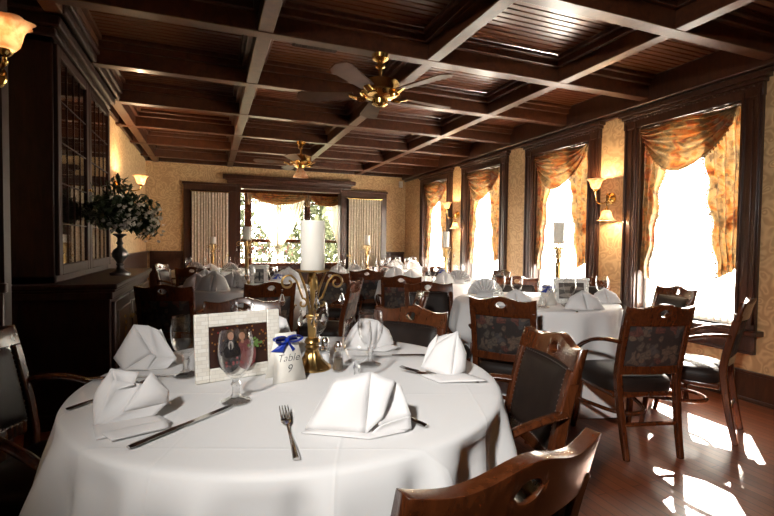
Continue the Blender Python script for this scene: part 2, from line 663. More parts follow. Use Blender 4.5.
# ------------------------------------------------------------------ windows on the right
def make_window(i, yc):
    root = bpy.data.objects.new('window_%d' % (i + 1), None)
    COL.objects.link(root)
    root.location = (XR, yc, 0)
    struct(root)
    # casing boards with flutes
    mb = MB()
    for s in (-1, 1):
        a, b = sorted((s * HW, s * (HW + .155)))
        mb.box((-.035, a, .54), (0, b, WZ1 + .06))
        mb.box((-.052, a + .012, .60), (-.035, a + .034, WZ1 + .05))
        mb.box((-.052, b - .034, .60), (-.035, b - .012, WZ1 + .05))
        mb.box((-.043, (a + b) / 2 - .02, .66), (-.035, (a + b) / 2 + .02, WZ1 - .02))
        # jamb lining
        q = s * HW
        mb.box((0, min(q, q - s * .012), WZ0), (.2, max(q, q - s * .012), WZ1))
    mb.box((0, -HW, WZ1 - .012), (.2, HW, WZ1))
    mb.build('casing', M['trim'], root, bev=.005)
    hd = MB().box((-.045, -HW - .16, WZ1), (0, HW + .16, WZ1 + .13))
    hd.box((-.085, -HW - .20, WZ1 + .13), (0, HW + .20, WZ1 + .165)).box((-.062, -HW - .175, WZ1 + .10), (0, HW + .175, WZ1 + .13))
    n = 34
    for k in range(n):   # dentil beads
        y = -HW - .15 + (2 * HW + .30) * (k + .5) / n
        hd.box((-.056, y - .009, WZ1 + .075), (-.045, y + .009, WZ1 + .095))
    hd.build('header', M['trim'], root, bev=.004)
    MB().box((-.10, -HW - .20, .52), (.2, HW + .20, .56)).box((-.03, -HW - .155, .38), (0, HW + .155, .52)).box((-.045, -HW - .155, .37), (0, HW + .155, .395)).build('sill', M['trim'], root, bev=.006)
    sh = MB()
    for s in (-1, 1):
        a, b = sorted((s * (HW - .012), s * (HW - .05)))
        sh.box((.10, a, WZ0), (.14, b, WZ1 - .012))
    sh.box((.10, -HW + .05, WZ0), (.14, HW - .05, WZ0 + .06)).box((.10, -HW + .05, WZ1 - .06), (.14, HW - .05, WZ1 - .012)).box((.10, -HW + .05, 1.47), (.14, HW - .05, 1.51))
    sh.build('sash', M['white'], root)
    MB().box((.118, -HW + .05, WZ0 + .06), (.122, HW - .05, WZ1 - .06)).build('pane', M['pane'], root)
    # portal for the daylight
    ld = bpy.data.lights.new('daylight_portal', 'AREA')
    ld.shape = 'RECTANGLE'
    ld.size, ld.size_y = 2 * HW, WZ1 - WZ0
    ld.cycles.is_portal = True
    lo = bpy.data.objects.new('daylight_portal', ld)
    COL.objects.link(lo)
    lo.location = (XR + .23, yc, (WZ0 + WZ1) / 2)
    lo.rotation_euler = (0, pi / 2, 0)
    # light must travel -x : area lights point along local -Z ; +90 about Y turns -Z to -X
    return root


def make_curtain(yc, label):
    # hangs inside the opening
    t = thing('window_curtain', label, 'curtain', (XR, yc, 0), 0, 'swagged window curtains')
    W = HW - .014

    def swag(u, v):
        # u across (0 = far from viewer side, i.e. +y), v down
        y = W * (1 - 2 * u)
        top = WZ1 - .02 - .02 * v
        sag = .13 + .30 * v
        c = 4 * u * (1 - u)
        shape = c ** .75
        z = top - sag * shape * v ** .85 - .10 * v * (1 - c) * .6
        fold = .034 * sin((v ** .9) * 5.2 * 2 * pi + .5 * sin(u * 5)) * (.30 + .70 * c)
        x = -.02 - .05 * sin(pi * v) * (.4 + .6 * c) - .03 * c * v - fold
        return (x, y * (1 - .10 * v), z - .012 * sin(u * 9 + v * 4))
    m = MB().grid(swag, 44, 60)
    sw = m.build('swag', M['drape'], t, recalc=False, angle=80)

    def panel(s):
        def f(u, v):
            z = WZ1 - .02 - v * (1.36 if s > 0 else 1.30)
            wid = (.27 - .20 * v ** .8) if s > 0 else (.30 - .17 * v ** 1.2)
            wid += .02 * sin(v * 26) * (1 - .4 * v) * (1 if u > .5 else 0) * u
            y = s * (W - wid * u)
            x = .035 + .024 * sin(u ** (.8 + .5 * v) * (3.1 if s > 0 else 3.6) * 2 * pi + v * 2.2 + .7 * sin(v * 5)) + .006 * sin(v * 17 + u * 9)
            if s < 0:
                x -= .03 * u
            return (x, y, z - .10 * u * v)
        return f
    oct_v = [(1, 0, 0), (-1, 0, 0), (0, 1, 0), (0, -1, 0), (0, 0, 1.3), (0, 0, -1.3)]
    oct_f = [(0, 2, 4), (2, 1, 4), (1, 3, 4), (3, 0, 4), (2, 0, 5), (1, 2, 5), (3, 1, 5), (0, 3, 5)]

    def bead(fr, p, r=.010):
        fr.add([(V(p) + V(q) * r) for q in oct_v], oct_f)
    for s in (-1, 1):
        f = panel(s)
        pn = MB().grid(f, 36, 40).build('side_panel', M['drape'], t, recalc=False, angle=80)
        fr = MB().tube([V(f(1, k / 48)) + V((-.002, -s * .004, -.002)) for k in range(49)], .004, 5)
        for k in range(48):
            bead(fr, V(f(1, (k + .5) / 48)) + V((-.004, -s * .012, -.004)))
        fr.build('tassel_fringe', M['drape'], pn)
    fr = MB().tube([V(swag(k / 40, 1)) for k in range(41)], .005, 5)
    for k in range(40):
        p = V(swag((k + .5) / 40, 1))
        bead(fr, p + V((0, 0, -.02)))
        fr.tube([p, p + V((0, 0, -.015))], .003, 4)
    fr.build('tassel_fringe', M['drape'], sw)
    MB().grid(lambda u, v: (.085 + .012 * sin(u * 15 * 2 * pi) * (.6 + .4 * v), W * (1 - 2 * u), WZ1 - .02 - v * (WZ1 - WZ0 - .03)), 120, 8).build('sheer_panel', M['sheer'], t, recalc=False, angle=80)
    return t


wl = ['orange floral swag curtain with beaded fringe on the tall window nearest the viewer',
      'orange floral swag curtain on the second window, left of the double wall lamp',
      'orange floral swag curtain on the third window, beside the farther double wall lamp',
      'orange floral swag curtain on the last window, next to the room corner']
CURT = None
for i, yc in enumerate(WIN):
    make_window(i, yc)
    if CURT is None:
        CURT = make_curtain(yc, wl[0])
    else:
        dup(CURT, (XR, yc, 0), 0, wl[i])

# ------------------------------------------------------------------ bay window, doors and casing on the back wall
mb = MB()
for a, b in [((BX0 - .06, YB - .04, 0), (BX0 + .02, YB + .16, BZ)), ((BX1 - .02, YB - .04, 0), (BX1 + .06, YB + .16, BZ)), ((BX0 - .06, YB - .04, BZ - .02), (BX1 + .06, YB + .16, BZ + .06))]:
    mb.box(a, b)
struct(mb.build('trim_4', M['trim'], bev=.006))
struct(MB().box((.30, YB - .06, BZ + .06), (2.70, YB, BZ + .14)).box((.22, YB - .13, BZ + .14), (2.78, YB, BZ + .22)).box((.27, YB - .09, BZ + .12), (2.73, YB, BZ + .15)).build('trim_5', M['trim'], bev=.01))

bayw = [(.30, .66, 6), (.80, 1.89, 7), (2.02, 2.72, 8)]
for (a, b, i) in bayw:
    root = bpy.data.objects.new('window_%d' % i, None)
    COL.objects.link(root)
    struct(root)
    f = MB()
    f.box((a - .07, BY - .03, .72), (a, BY + .12, 2.28)).box((b, BY - .03, .72), (b + .07, BY + .12, 2.28))
    f.box((a, BY - .03, 2.2), (b, BY + .12, 2.28)).box((a - .07, BY - .08, .70), (b + .07, BY + .12, .76))
    f.box((a, BY + .02, 1.19), (b, BY + .07, 1.26)).box((a, BY + .02, 2.02), (b, BY + .06, 2.06))
    f.build('window_frame', M['chairwood'], root, bev=.005)
    MB().box((a, BY + .04, .76), (b, BY + .045, 2.2)).build('pane', M['pane'], root)
    ld = bpy.data.lights.new('daylight_portal', 'AREA')
    ld.shape = 'RECTANGLE'
    ld.size, ld.size_y = b - a, 1.5
    ld.cycles.is_portal = True
    lo = bpy.data.objects.new('daylight_portal', ld)
    COL.objects.link(lo)
    lo.location = ((a + b) / 2, BY + .16, 1.48)
    lo.rotation_euler = (-pi / 2, 0, 0)


def bay_curtain(xa, xb, label, tie_u):
    t = thing('bay_curtain', label, 'curtain', ((xa + xb) / 2, BY - .06, 0), 0, 'tied sheer curtains in the bay')
    w = xb - xa

    def sheer(side):
        def f(u, v):
            z = 2.17 - v * 1.42
            k = v / .78
            full = w * .55
            xt = tie_u * w
            edge = -w / 2 if side < 0 else w / 2
            inner = edge + (-side) * full
            if k < 1:
                q = k ** 1.6
                x = (edge + (inner - edge) * u) * (1 - q) + (xt + side * .05 * (1 - u)) * q
            else:
                q = (k - 1)
                x = xt + side * (.05 + .25 * q) * (1 - u) + side * .02
            return (x, -.03 + .014 * sin(u * 9 * 2 * pi) + .01 * side, z)
        return f
    for s in (-1, 1):
        if abs(tie_u) > .3 and s * tie_u < 0:
            continue
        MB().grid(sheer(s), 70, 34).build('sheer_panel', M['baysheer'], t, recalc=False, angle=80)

    def sw(u, v):
        c = 4 * u * (1 - u)
        return (-w / 2 + w * u, -.07 - .02 * sin(v * 4 * 2 * pi) * c - .02 * c * v, 2.20 - .02 * v - (.05 + .13 * c) * v)
    MB().grid(sw, 30, 20).build('swag', M['drape'], t, recalc=False, angle=80)
    MB().sweep([sw(k / 30, 1) for k in range(31)], oval(.012, .05), (0, 1, 0)).build('swag_border', M['ochre'], t)
    MB().tube([(tie_u * w + .07 * cos(a * pi / 6), -.03 + .05 * sin(a * pi / 6), 1.06) for a in range(13)], .012, 6).build('tieback', M['lace'], t)
    return t


M['ochre'] = plain('ochre_border', (.42, .22, .06), .6)
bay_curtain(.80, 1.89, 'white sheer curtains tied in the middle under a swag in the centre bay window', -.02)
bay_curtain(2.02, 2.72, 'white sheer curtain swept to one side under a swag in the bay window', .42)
for x, lab in [(.725, 'gathered ochre rosette jabot on the post between side and centre bay windows'), (1.955, 'gathered ochre rosette jabot on the post behind the large candle')]:
    def jab(u, v, x=x):
        a = u * 2 * pi
        r = .075 * (1 - .55 * v) * (1 + .16 * sin(6 * a))
        return (x + r * cos(a), BY - .11 + .35 * r * sin(a), 2.2 - .24 * v)
    tag(MB().grid(jab, 36, 8, closed=True).build('curtain_rosette', M['drape'], recalc=False), lab, 'curtain rosette', 'bay curtain rosettes')


def make_door(i, xa, xb, hinge, label):
    root = bpy.data.objects.new('door_%d' % i, None)
    COL.objects.link(root)
    struct(root)
    zt = 2.14
    f = MB()
    f.box((xa, YB - .05, 0), (xa + .12, YB, zt)).box((xb - .12, YB - .05, 0), (xb, YB, zt)).box((xa, YB - .05, zt), (xb, YB, zt + .12))
    f.box((xa - .02, YB - .07, zt + .10), (xb + .02, YB, zt + .14))
    f.build('door_frame', M['trim'], root, bev=.006)
    d = MB()
    d.box((xa + .12, YB - .035, 0), (xb - .12, YB - .005, .62)).box((xa + .12, YB - .035, .62), (xa + .2, YB - .005, zt)).box((xb - .2, YB - .035, .62), (xb - .12, YB - .005, zt)).box((xa + .2, YB - .035, zt - .1), (xb - .2, YB - .005, zt))
    d.box((xa + .22, YB - .045, .12), (xb - .22, YB - .03, .52))
    d.build('door_leaf', M['cabinet'], root, bev=.005)
    MB().box((xa + .2, YB - .022, .62), (xb - .2, YB - .018, zt - .1)).build('pane', M['cabglass'], root)
    kx = xa + .165 if hinge > 0 else xb - .165
    MB().lathe([(0, 0), (.03, 0), (.03, .006), (.012, .012), (.012, .03), (.028, .045), (.026, .06), (0, .068)], 16, T=Matrix.Translation((kx, YB - .035, .94)) @ Matrix.Rotation(pi / 2, 4, 'X')).build('door_knob', M['brass'], root)
    t = thing('door_curtain', label, 'curtain', ((xa + xb) / 2, YB - .07, 0), 0, 'gathered lace door curtains')
    w = (xb - xa) / 2 - .14

    def f2(u, v):
        return (-w + 2 * w * u, -.03 - .022 * sin(u * 13 * 2 * pi + .8 * sin(u * 17)) * (.6 + .4 * v), zt - .04 - v * 1.5)
    MB().grid(f2, 156, 10).build('lace_panel', M['lace'], t, recalc=False, angle=80)
    MB().tube([(-w - .02, -.03, zt - .03), (w + .02, -.03, zt - .03)], .008, 8).build('curtain_rod', M['brass'], t)


make_door(1, -.45, .46, -1, 'gathered cream lace curtain on the door left of the bay window')
make_door(2, 2.50, 3.49, 1, 'gathered cream lace curtain on the door right of the bay window')

# motion sensor in the corner
tag(MB().box((3.78, YB - .05, 2.40), (3.86, YB, 2.53)).lathe([(0, 0), (.03, 0), (.026, .02), (0, .03)], 12, T=Matrix.Translation((3.82, YB - .05, 2.44)) @ Matrix.Rotation(pi / 2, 4, 'X')).build('motion_sensor', M['plastic'], bev=.006), 'small white sensor box high in the far room corner', 'sensor')

# ------------------------------------------------------------------ garden behind the bay
struct(MB().box((-20, 10.0, -.5), (24, 40, -.4)).build('lawn', M['grass']))


def leaf_cloud(mb, c, rad, n, size, rnd, mat=0, flat=1.0):
    for _ in range(n):
        while True:
            p = V((rnd.uniform(-1, 1), rnd.uniform(-1, 1), rnd.uniform(-1, 1)))
            if .25 < p.length < 1:
                break
        p = V((p.x * rad[0], p.y * rad[1], p.z * rad[2])) + V(c)
        R = Matrix.Rotation(rnd.uniform(0, 6.3), 3, 'Z') @ Matrix.Rotation(rnd.uniform(-1.2, 1.2), 3, 'X')
        s = size * rnd.uniform(.6, 1.3)
        q = [V((0, -s, 0)), V((s * .42 * flat, -s * .1, s * .12)), V((0, s, 0)), V((-s * .42 * flat, -s * .1, s * .12))]
        mb.add([p + R @ x for x in q], [(0, 1, 2), (0, 2, 3)], mat)


rg = random.Random(3)
for (x, y, r, h, fm, lab) in [(-.6, 14.3, 1.1, 3.2, 'hedge', 'green garden shrub beyond the side bay window'), (1.75, 15.0, .9, 2.4, 'blossom', 'pink blossoming shrub outside the centre bay window'),
                               (3.9, 14.6, .95, 2.6, 'hedge', 'green garden shrub outside, seen beside the large candle'), (6.1, 15, 1.0, 2.4, 'blossom', 'pinkish shrub outside, beyond the right bay window'),
                               (-.2, 18.6, 1.95, 7.0, 'hedge', 'tall green tree added behind the garden shrubs to block sky light'), (4.1, 18.9, 1.95, 7.0, 'hedge', 'tall leafy tree behind the pale candle, added in the garden to block sky light'),
                               (8.4, 18.6, 1.95, 7.0, 'hedge', 'tall tree added beyond the right bay window to block sky light')]:  # the tall trees at the back are added to block sky light
    t = thing('garden_shrub', lab, 'shrub', (x, y, -.4), 0, 'shrubs in the garden')
    m = MB()
    leaf_cloud(m, (0, 0, h * .52), (r, r * .6, h * .5), int(1300 * max(1, h / 3)), .12 * max(1, h / 3.6), rg, 0)
    leaf_cloud(m, (0, 0, h * .62), (r, r * .6, h * .5), 300, .08, rg, 1)
    m.build('foliage', [M['hedge'], M[fm]], t, recalc=False)
    MB().tube([(0, 0, 0), (.03, 0, h * .4), (0, .02, h * .7)], [.06, .04, .02], 6).build('stem', M['bark'], t)

# ------------------------------------------------------------------ ceiling fans and vent
def ceiling_fan(loc, rz, label, kit):
    t = thing('ceiling_fan', label, 'ceiling fan', loc, rz, 'brass ceiling fans')
    MB().lathe([(0, 0), (.065, 0), (.06, -.03), (.025, -.055), (.025, -.065), (.035, -.08), (.035, -.09), (.014, -.10), (.014, -.17)], 24).build('canopy', M['brass'], t)
    MB().lathe([(.014, -.165), (.06, -.17), (.085, -.185), (.14, -.205), (.145, -.225), (.145, -.262), (.15, -.27), (.15, -.285), (.11, -.315), (.06, -.33), (.055, -.36), (.035, -.375), (0, -.38)], 32).build('motor_housing', M['brass'], t)
    for k in range(5):
        a = k * 2 * pi / 5
        R = Matrix.Rotation(a, 4, 'Z') @ Matrix.Translation((0, 0, -.29)) @ Matrix.Rotation(radians(12), 4, 'X')
        arm = MB().sweep([(.10, 0, -.01), (.14, 0, -.03), (.19, 0, -.015), (.235, 0, 0)], oval(.05, .012), (0, 1, 0), T=R)
        arm.lathe([(0, -.006), (.035, -.006), (.035, .006), (0, .006)], 12, T=R @ Matrix.Translation((.14, 0, -.03)))
        arm.build('blade_bracket', M['brass'], t)
        out = []
        for i in range(15):
            q = i / 14
            x = .20 + .44 * q
            w = .05 + .028 * q if q < .85 else (.074 * sqrt(max(0, 1 - ((q - .85) / .15) ** 2)) + .001)
            out.append((x, w))
        poly = [(x, -w, 0) for x, w in out] + [(x, w, 0) for x, w in reversed(out)]
        n = len(poly)
        b = MB().add([(x, y, .004) for x, y, z in poly] + [(x, y, -.004) for x, y, z in poly],
                     [tuple(range(n)), tuple(range(2 * n - 1, n - 1, -1))] + [(i, i + n, (i + 1) % n + n, (i + 1) % n) for i in range(n)], T=R)
        b.build('blade', M['blade'], t)
    if kit:
        MB().lathe([(.035, -.37), (.05, -.40), (.10, -.47), (.105, -.49), (.10, -.49), (.05, -.41), (.03, -.38)], 24).build('lamp_shade', M['shade'], t)
    return t


ceiling_fan((1.18, 3.228, ZB - .004), radians(8), 'brass ceiling fan with brown blades, the larger one nearer the viewer', False)
ceiling_fan((1.18, 6.41, ZB - .004), radians(30), 'small-looking brass ceiling fan farther back with a bell glass lamp below', True)
v = MB().box((.62, 3.62, ZP - .012), (.98, 3.78, ZP))
for k in range(7):
    v.box((.64 + k * .048, 3.64, ZP - .02), (.668 + k * .048, 3.76, ZP - .012))
tag(v.build('ceiling_vent', M['cabinet']), 'dark slotted air vent in a ceiling panel left of the nearer fan', 'vent')


# ------------------------------------------------------------------ sconces
def bell(up=1, T=None):
    prof = [(.020, 0), (.032, .004), (.045, .02), (.052, .045), (.058, .07), (.07, .092), (.088, .105), (.085, .106), (.067, .094), (.055, .071), (.049, .046), (.042, .022), (.028, .008)]
    nk = len(prof)

    def rf(a, k):
        w = max(0, 1 - abs(k - 6.5) / 3.5)
        return 1 + .10 * w * sin(7 * a)
    return MB().lathe([(r, z * up) for r, z in prof], 42, rf=rf, T=T)


def make_bulb_light(p, e, parent_w):
    ld = bpy.data.lights.new('bulb_light', 'POINT')
    ld.energy = e
    ld.color = (1, .70, .42)
    ld.shadow_soft_size = .02
    lo = bpy.data.objects.new('bulb_light', ld)
    COL.objects.link(lo)
    lo.location = p
    return lo


def sconce(root_loc, rz, ups, label, e=5, bulb='bulb'):
    """local -x is away from wall; plate on wall at x=0"""
    t = thing('wall_sconce', label, 'wall lamp', root_loc, rz, 'brass wall lamps')
    MB().lathe([(0, 0), (.062, 0), (.060, .012), (.045, .02), (.03, .032), (.012, .04), (0, .042)], 24, T=Matrix.Rotation(-pi / 2, 4, 'Y')).build('wall_plate', M['brass'], t)
    for (px, py, pz, up) in ups:
        pts = smooth_path([(-.03, 0, 0), (px * .5, py * .35, -.05 if up > 0 else .035), (px * .9, py * .85, -.04 if up > 0 else .02), (px, py, pz - .02 * up)], 8)
        a = MB().tube(pts, .007, 8)
        a.lathe([(.0, -.028), (.012, -.022), (.022, -.012), (.026, 0), (.022, .004), (0, .006)] if up > 0 else [(0, .028), (.012, .022), (.022, .012), (.026, 0), (.022, -.004), (0, -.006)], 16, T=Matrix.Translation((px, py, pz)))
        a.lathe([(0, -.03), (.01, -.04), (.004, -.055), (0, -.06)] if up > 0 else [(0, .03), (.01, .04), (.004, .055), (0, .06)], 10, T=Matrix.Translation((px, py, pz)))
        a.build('arm', M['brass'], t)
        bell(up, T=Matrix.Translation((px, py, pz))).build('glass_shade', M['shade'], t, recalc=True)
        b = MB().lathe([(0, .015 * up), (.014, .02 * up), (.022, .04 * up), (.020, .055 * up), (0, .068 * up)], 14, T=Matrix.Translation((px, py, pz)))
        b.build('bulb', M[bulb], t)
        w = Matrix.Translation(root_loc) @ Matrix.Rotation(rz, 4, 'Z') @ V((px, py, pz + .085 * up))
        make_bulb_light(w, e, t)
    return t


sconce((XR, 3.655, 1.70), 0, [(-.17, .05, 1.795 - 1.70, 1), (-.17, -.10, 1.565 - 1.70, -1)], 'brass double wall lamp between the two nearest windows', 9)
sconce((XR, 6.86, 1.70), 0, [(-.20, .02, 1.80 - 1.70, 1), (-.15, -.18, 1.56 - 1.70, -1)], 'brass double wall lamp between the two farthest windows', 9)
sconce((XL, 6.3, 1.86), pi, [(-.27, -.05, .03, 1)], 'single glowing wall lamp above the flower arrangement', 20)
sconce((-.84, 2.348, 1.87), pi / 2, [(-.27, -.145, .02, 1)], 'amber glass wall lamp cut off by the upper corner of the photo', .35, 'dimbulb')

# ------------------------------------------------------------------ china cabinet
HY0, HY1, HX, HU, HZ = 3.37, 5.28, -.56, -.93, .92
t = thing('china_cabinet', 'tall dark wood china cabinet with glass doors along the wall', 'cabinet', (HX, HY0, 0))


def hb(mb, a, b, mat=0):
    return mb.box((a[0] - HX, a[1] - HY0, a[2]), (b[0] - HX, b[1] - HY0, b[2]), mat)


m = MB()
hb(m, (XLN + .06, HY0 + .03, 0), (HX - .045, HY1 - .03, HZ - .05))
hb(m, (XLN + .06, HY0 + .02, 0), (HX - .03, HY1 - .02, .10))
hb(m, (XLN + .06, HY0 + .012, HZ - .10), (HX - .028, HY1 - .012, HZ - .05))
m.build('lower_body', M['cabinet'], t, bev=.006)
m = MB()
hb(m, (XLN + .06, HY0, HZ - .035), (HX, HY1, HZ))
hb(m, (XLN + .06, HY0 + .01, HZ - .055), (HX - .012, HY1 - .01, HZ - .03))
m.build('counter_top', M['cabinet'], t, bev=.01)
dw = (HY1 - HY0 - .16) / 3
for k in range(3):
    y0 = HY0 + .07 + k * (dw + .01)
    m = MB()
    hb(m, (HX - .045, y0, .13), (HX - .022, y0 + dw, HZ - .12))
    hb(m, (HX - .022, y0 + .07, .2), (HX - .012, y0 + dw - .07, HZ - .19))
    d = m.build('door', M['trim'], t, bev=.006)
    c = MB()      # carved applique on the door
    for j in range(9):
        zz = .30 + j * .045
        s = .028 * (1 - .5 * abs(j - 4) / 4)
        c.lathe([(0, 0), (s, .003), (s * .6, .010), (0, .013)], 9, T=Matrix.Translation((-.012, y0 + dw / 2 - HY0 + .018 * sin(j * 2.1), zz)) @ Matrix.Rotation(pi / 2, 4, 'Y'))
    c.build('carving', M['oldbrass'], d)
    MB().lathe([(0, 0), (.012, .002), (.008, .012), (.016, .022), (0, .03)], 12, T=Matrix.Translation((-.022, y0 + (.03 if k else dw - .03) - HY0, .62)) @ Matrix.Rotation(pi / 2, 4, 'Y')).build('knob', M['oldbrass'], d)
UY0, UY1 = 3.50, 5.16
m = MB()
hb(m, (XLN + .08, UY0, HZ), (HU, UY0 + .05, 2.50))
hb(m, (XLN + .08, UY1 - .04, HZ), (HU, UY1, 2.50))
hb(m, (XLN + .08, UY0, 2.44), (HU, UY1, 2.50))
hb(m, (XLN + .08, UY0, HZ), (HU, UY1, HZ + .05))
hb(m, (XLN + .08, UY0 + .05, HZ), (XLN + .10, UY1 - .04, 2.46))
hb(m, (XLN + .10, UY0 + .10, 1.0), (HU - .02, UY0 + .05, 2.4))
m.build('upper_case', M['cabinet'], t, bev=.005)
for z in (1.35, 1.72, 2.08):
    m = MB()
    hb(m, (XLN + .10, UY0 + .05, z), (HU - .05, UY1 - .04, z + .012))
    m.build('shelf', M['cabinet'], t)
m = MB()
hb(m, (XLN + .06, UY0 - .03, 2.48), (HU + .03, UY1 + .03, 2.53))
hb(m, (XLN + .06, UY0 - .06, 2.53), (HU + .06, UY1 + .06, 2.60))
hb(m, (XLN + .06, UY0 - .10, 2.60), (HU + .10, UY1 + .10, 2.66))
hb(m, (XLN + .06, UY0 - .12, 2.66), (HU + .12, UY1 + .12, 2.70))
m.build('crown', M['cabinet'], t, bev=.012)
uw = (UY1 - UY0 - .02) / 2
for k in range(2):
    a = UY0 + .01 + k * uw + .004
    b = a + uw - .008
    m = MB()
    for p, q in [((HU, a, .97), (HU + .025, a + .075, 2.45)), ((HU, b - .075, .97), (HU + .025, b, 2.45)), ((HU, a + .075, .97), (HU + .025, b - .075, 1.04)), ((HU, a + .075, 2.38), (HU + .025, b - .075, 2.45))]:
        hb(m, p, q)
    d = m.build('glass_door', M['cabinet'], t, bev=.005)
    g = MB()
    hb(g, (HU + .008, a + .075, 1.04), (HU + .012, b - .075, 2.38))
    g.build('glass_pane', M['cabglass'], d)
    w = MB()
    for i in range(1, 4):
        yy = a + .075 + (b - a - .15) * i / 4
        hb(w, (HU + .012, yy - .004, 1.04), (HU + .018, yy + .004, 2.38))
    for i in range(1, 5):
        zz = 1.04 + 1.34 * i / 5
        hb(w, (HU + .012, a + .075, zz - .004), (HU + .018, b - .075, zz + .004))
    w.build('muntin', M['cabinet'], d)
    kk = MB().lathe([(0, 0), (.010, .002), (.007, .010), (.013, .018), (0, .024)], 12, T=Matrix.Translation((HU + .025 - HX, (b - .035 if k == 0 else a + .035) - HY0, 1.6)) @ Matrix.Rotation(pi / 2, 4, 'Y'))
    kk.build('knob', M['oldbrass'], d)

# flower arrangement on the counter
FA = (-.68, 4.23, HZ)
t = thing('flower_arrangement', 'green leafy flower arrangement in a pewter pedestal urn on the cabinet counter', 'flower arrangement', FA)
MB().lathe([(0, 0), (.075, 0), (.075, .022), (.06, .03), (.03, .05), (.022, .075), (.03, .09), (.022, .10), (.03, .115), (.055, .15), (.06, .175), (.045, .205), (.022, .225), (.018, .245), (.028, .26), (.018, .275), (.018, .30), (.03, .315), (.05, .325), (.048, .335), (0, .335)], 28, rf=lambda a, k: 1 + (.04 * sin(10 * a) if 8 <= k <= 13 else 0)).build('urn', M['pewter'], t)
rg = random.Random(11)
m = MB()
for (c, r, n) in [((0, 0, .50), (.20, .24, .15), 520), ((-.08, -.12, .50), (.14, .20, .13), 260), ((.13, .02, .52), (.17, .18, .15), 300), ((.0, 0, .66), (.12, .12, .14), 150), ((-.06, .2, .52), (.14, .14, .11), 140), ((.19, 0, .40), (.10, .1, .12), 120)]:
    leaf_cloud(m, c, r, n, .034, rg, 0)
    leaf_cloud(m, c, [x * 1.12 for x in r], n // 4, .028, rg, 1)
m.build('foliage', [M['leaf'], M['leaf2']], t, recalc=False)
m = MB()
for k in range(40):
    a = rg.uniform(0, 6.3)
    r = rg.uniform(.1, .3)
    m.tube(smooth_path([(0, 0, .33), (r * .4 * cos(a), r * .4 * sin(a), .45), (r * .68 * cos(a), r * .9 * sin(a), rg.uniform(.42, .78))], 4), .0025, 4)
m.build('stem', M['leaf'], t)
m = MB()
for (cx, cy, cz, n, sp) in [(.05, -.2, .56, 14, .05), (.17, -.12, .46, 30, .07), (-.02, -.23, .42, 14, .04), (.24, -.05, .36, 14, .06), (.1, -.18, .40, 12, .04), (.22, .0, .52, 10, .05)]:
    for _ in range(n):
        p = V((cx + rg.gauss(0, sp), cy + rg.gauss(0, sp * .6), cz + rg.gauss(0, sp * .7)))
        leaf_cloud(m, p, (.010, .010, .010), 5, .018, rg, 0, 1.9)
m.build('blossom', M['petal'], t, recalc=False)


# ------------------------------------------------------------------ chairs
PROF = [(0, -.285), (.2, -.245), (.43, -.215), (.52, -.222), (.62, -.24), (.74, -.268), (.84, -.295), (.90, -.312)]


def yb(z):
    for (z0, y0), (z1, y1) in zip(PROF, PROF[1:]):
        if z <= z1:
            return y0 + (y1 - y0) * (z - z0) / (z1 - z0)
    return PROF[-1][1]


def bow(x):
    return -.030 * (1 - (x / .2) ** 2)


def rail_top(x):
    a = abs(x)
    return .860 + .028 * exp(-(x / .080) ** 2) + .014 * max(0, (a - .12) / .085) ** 1.5


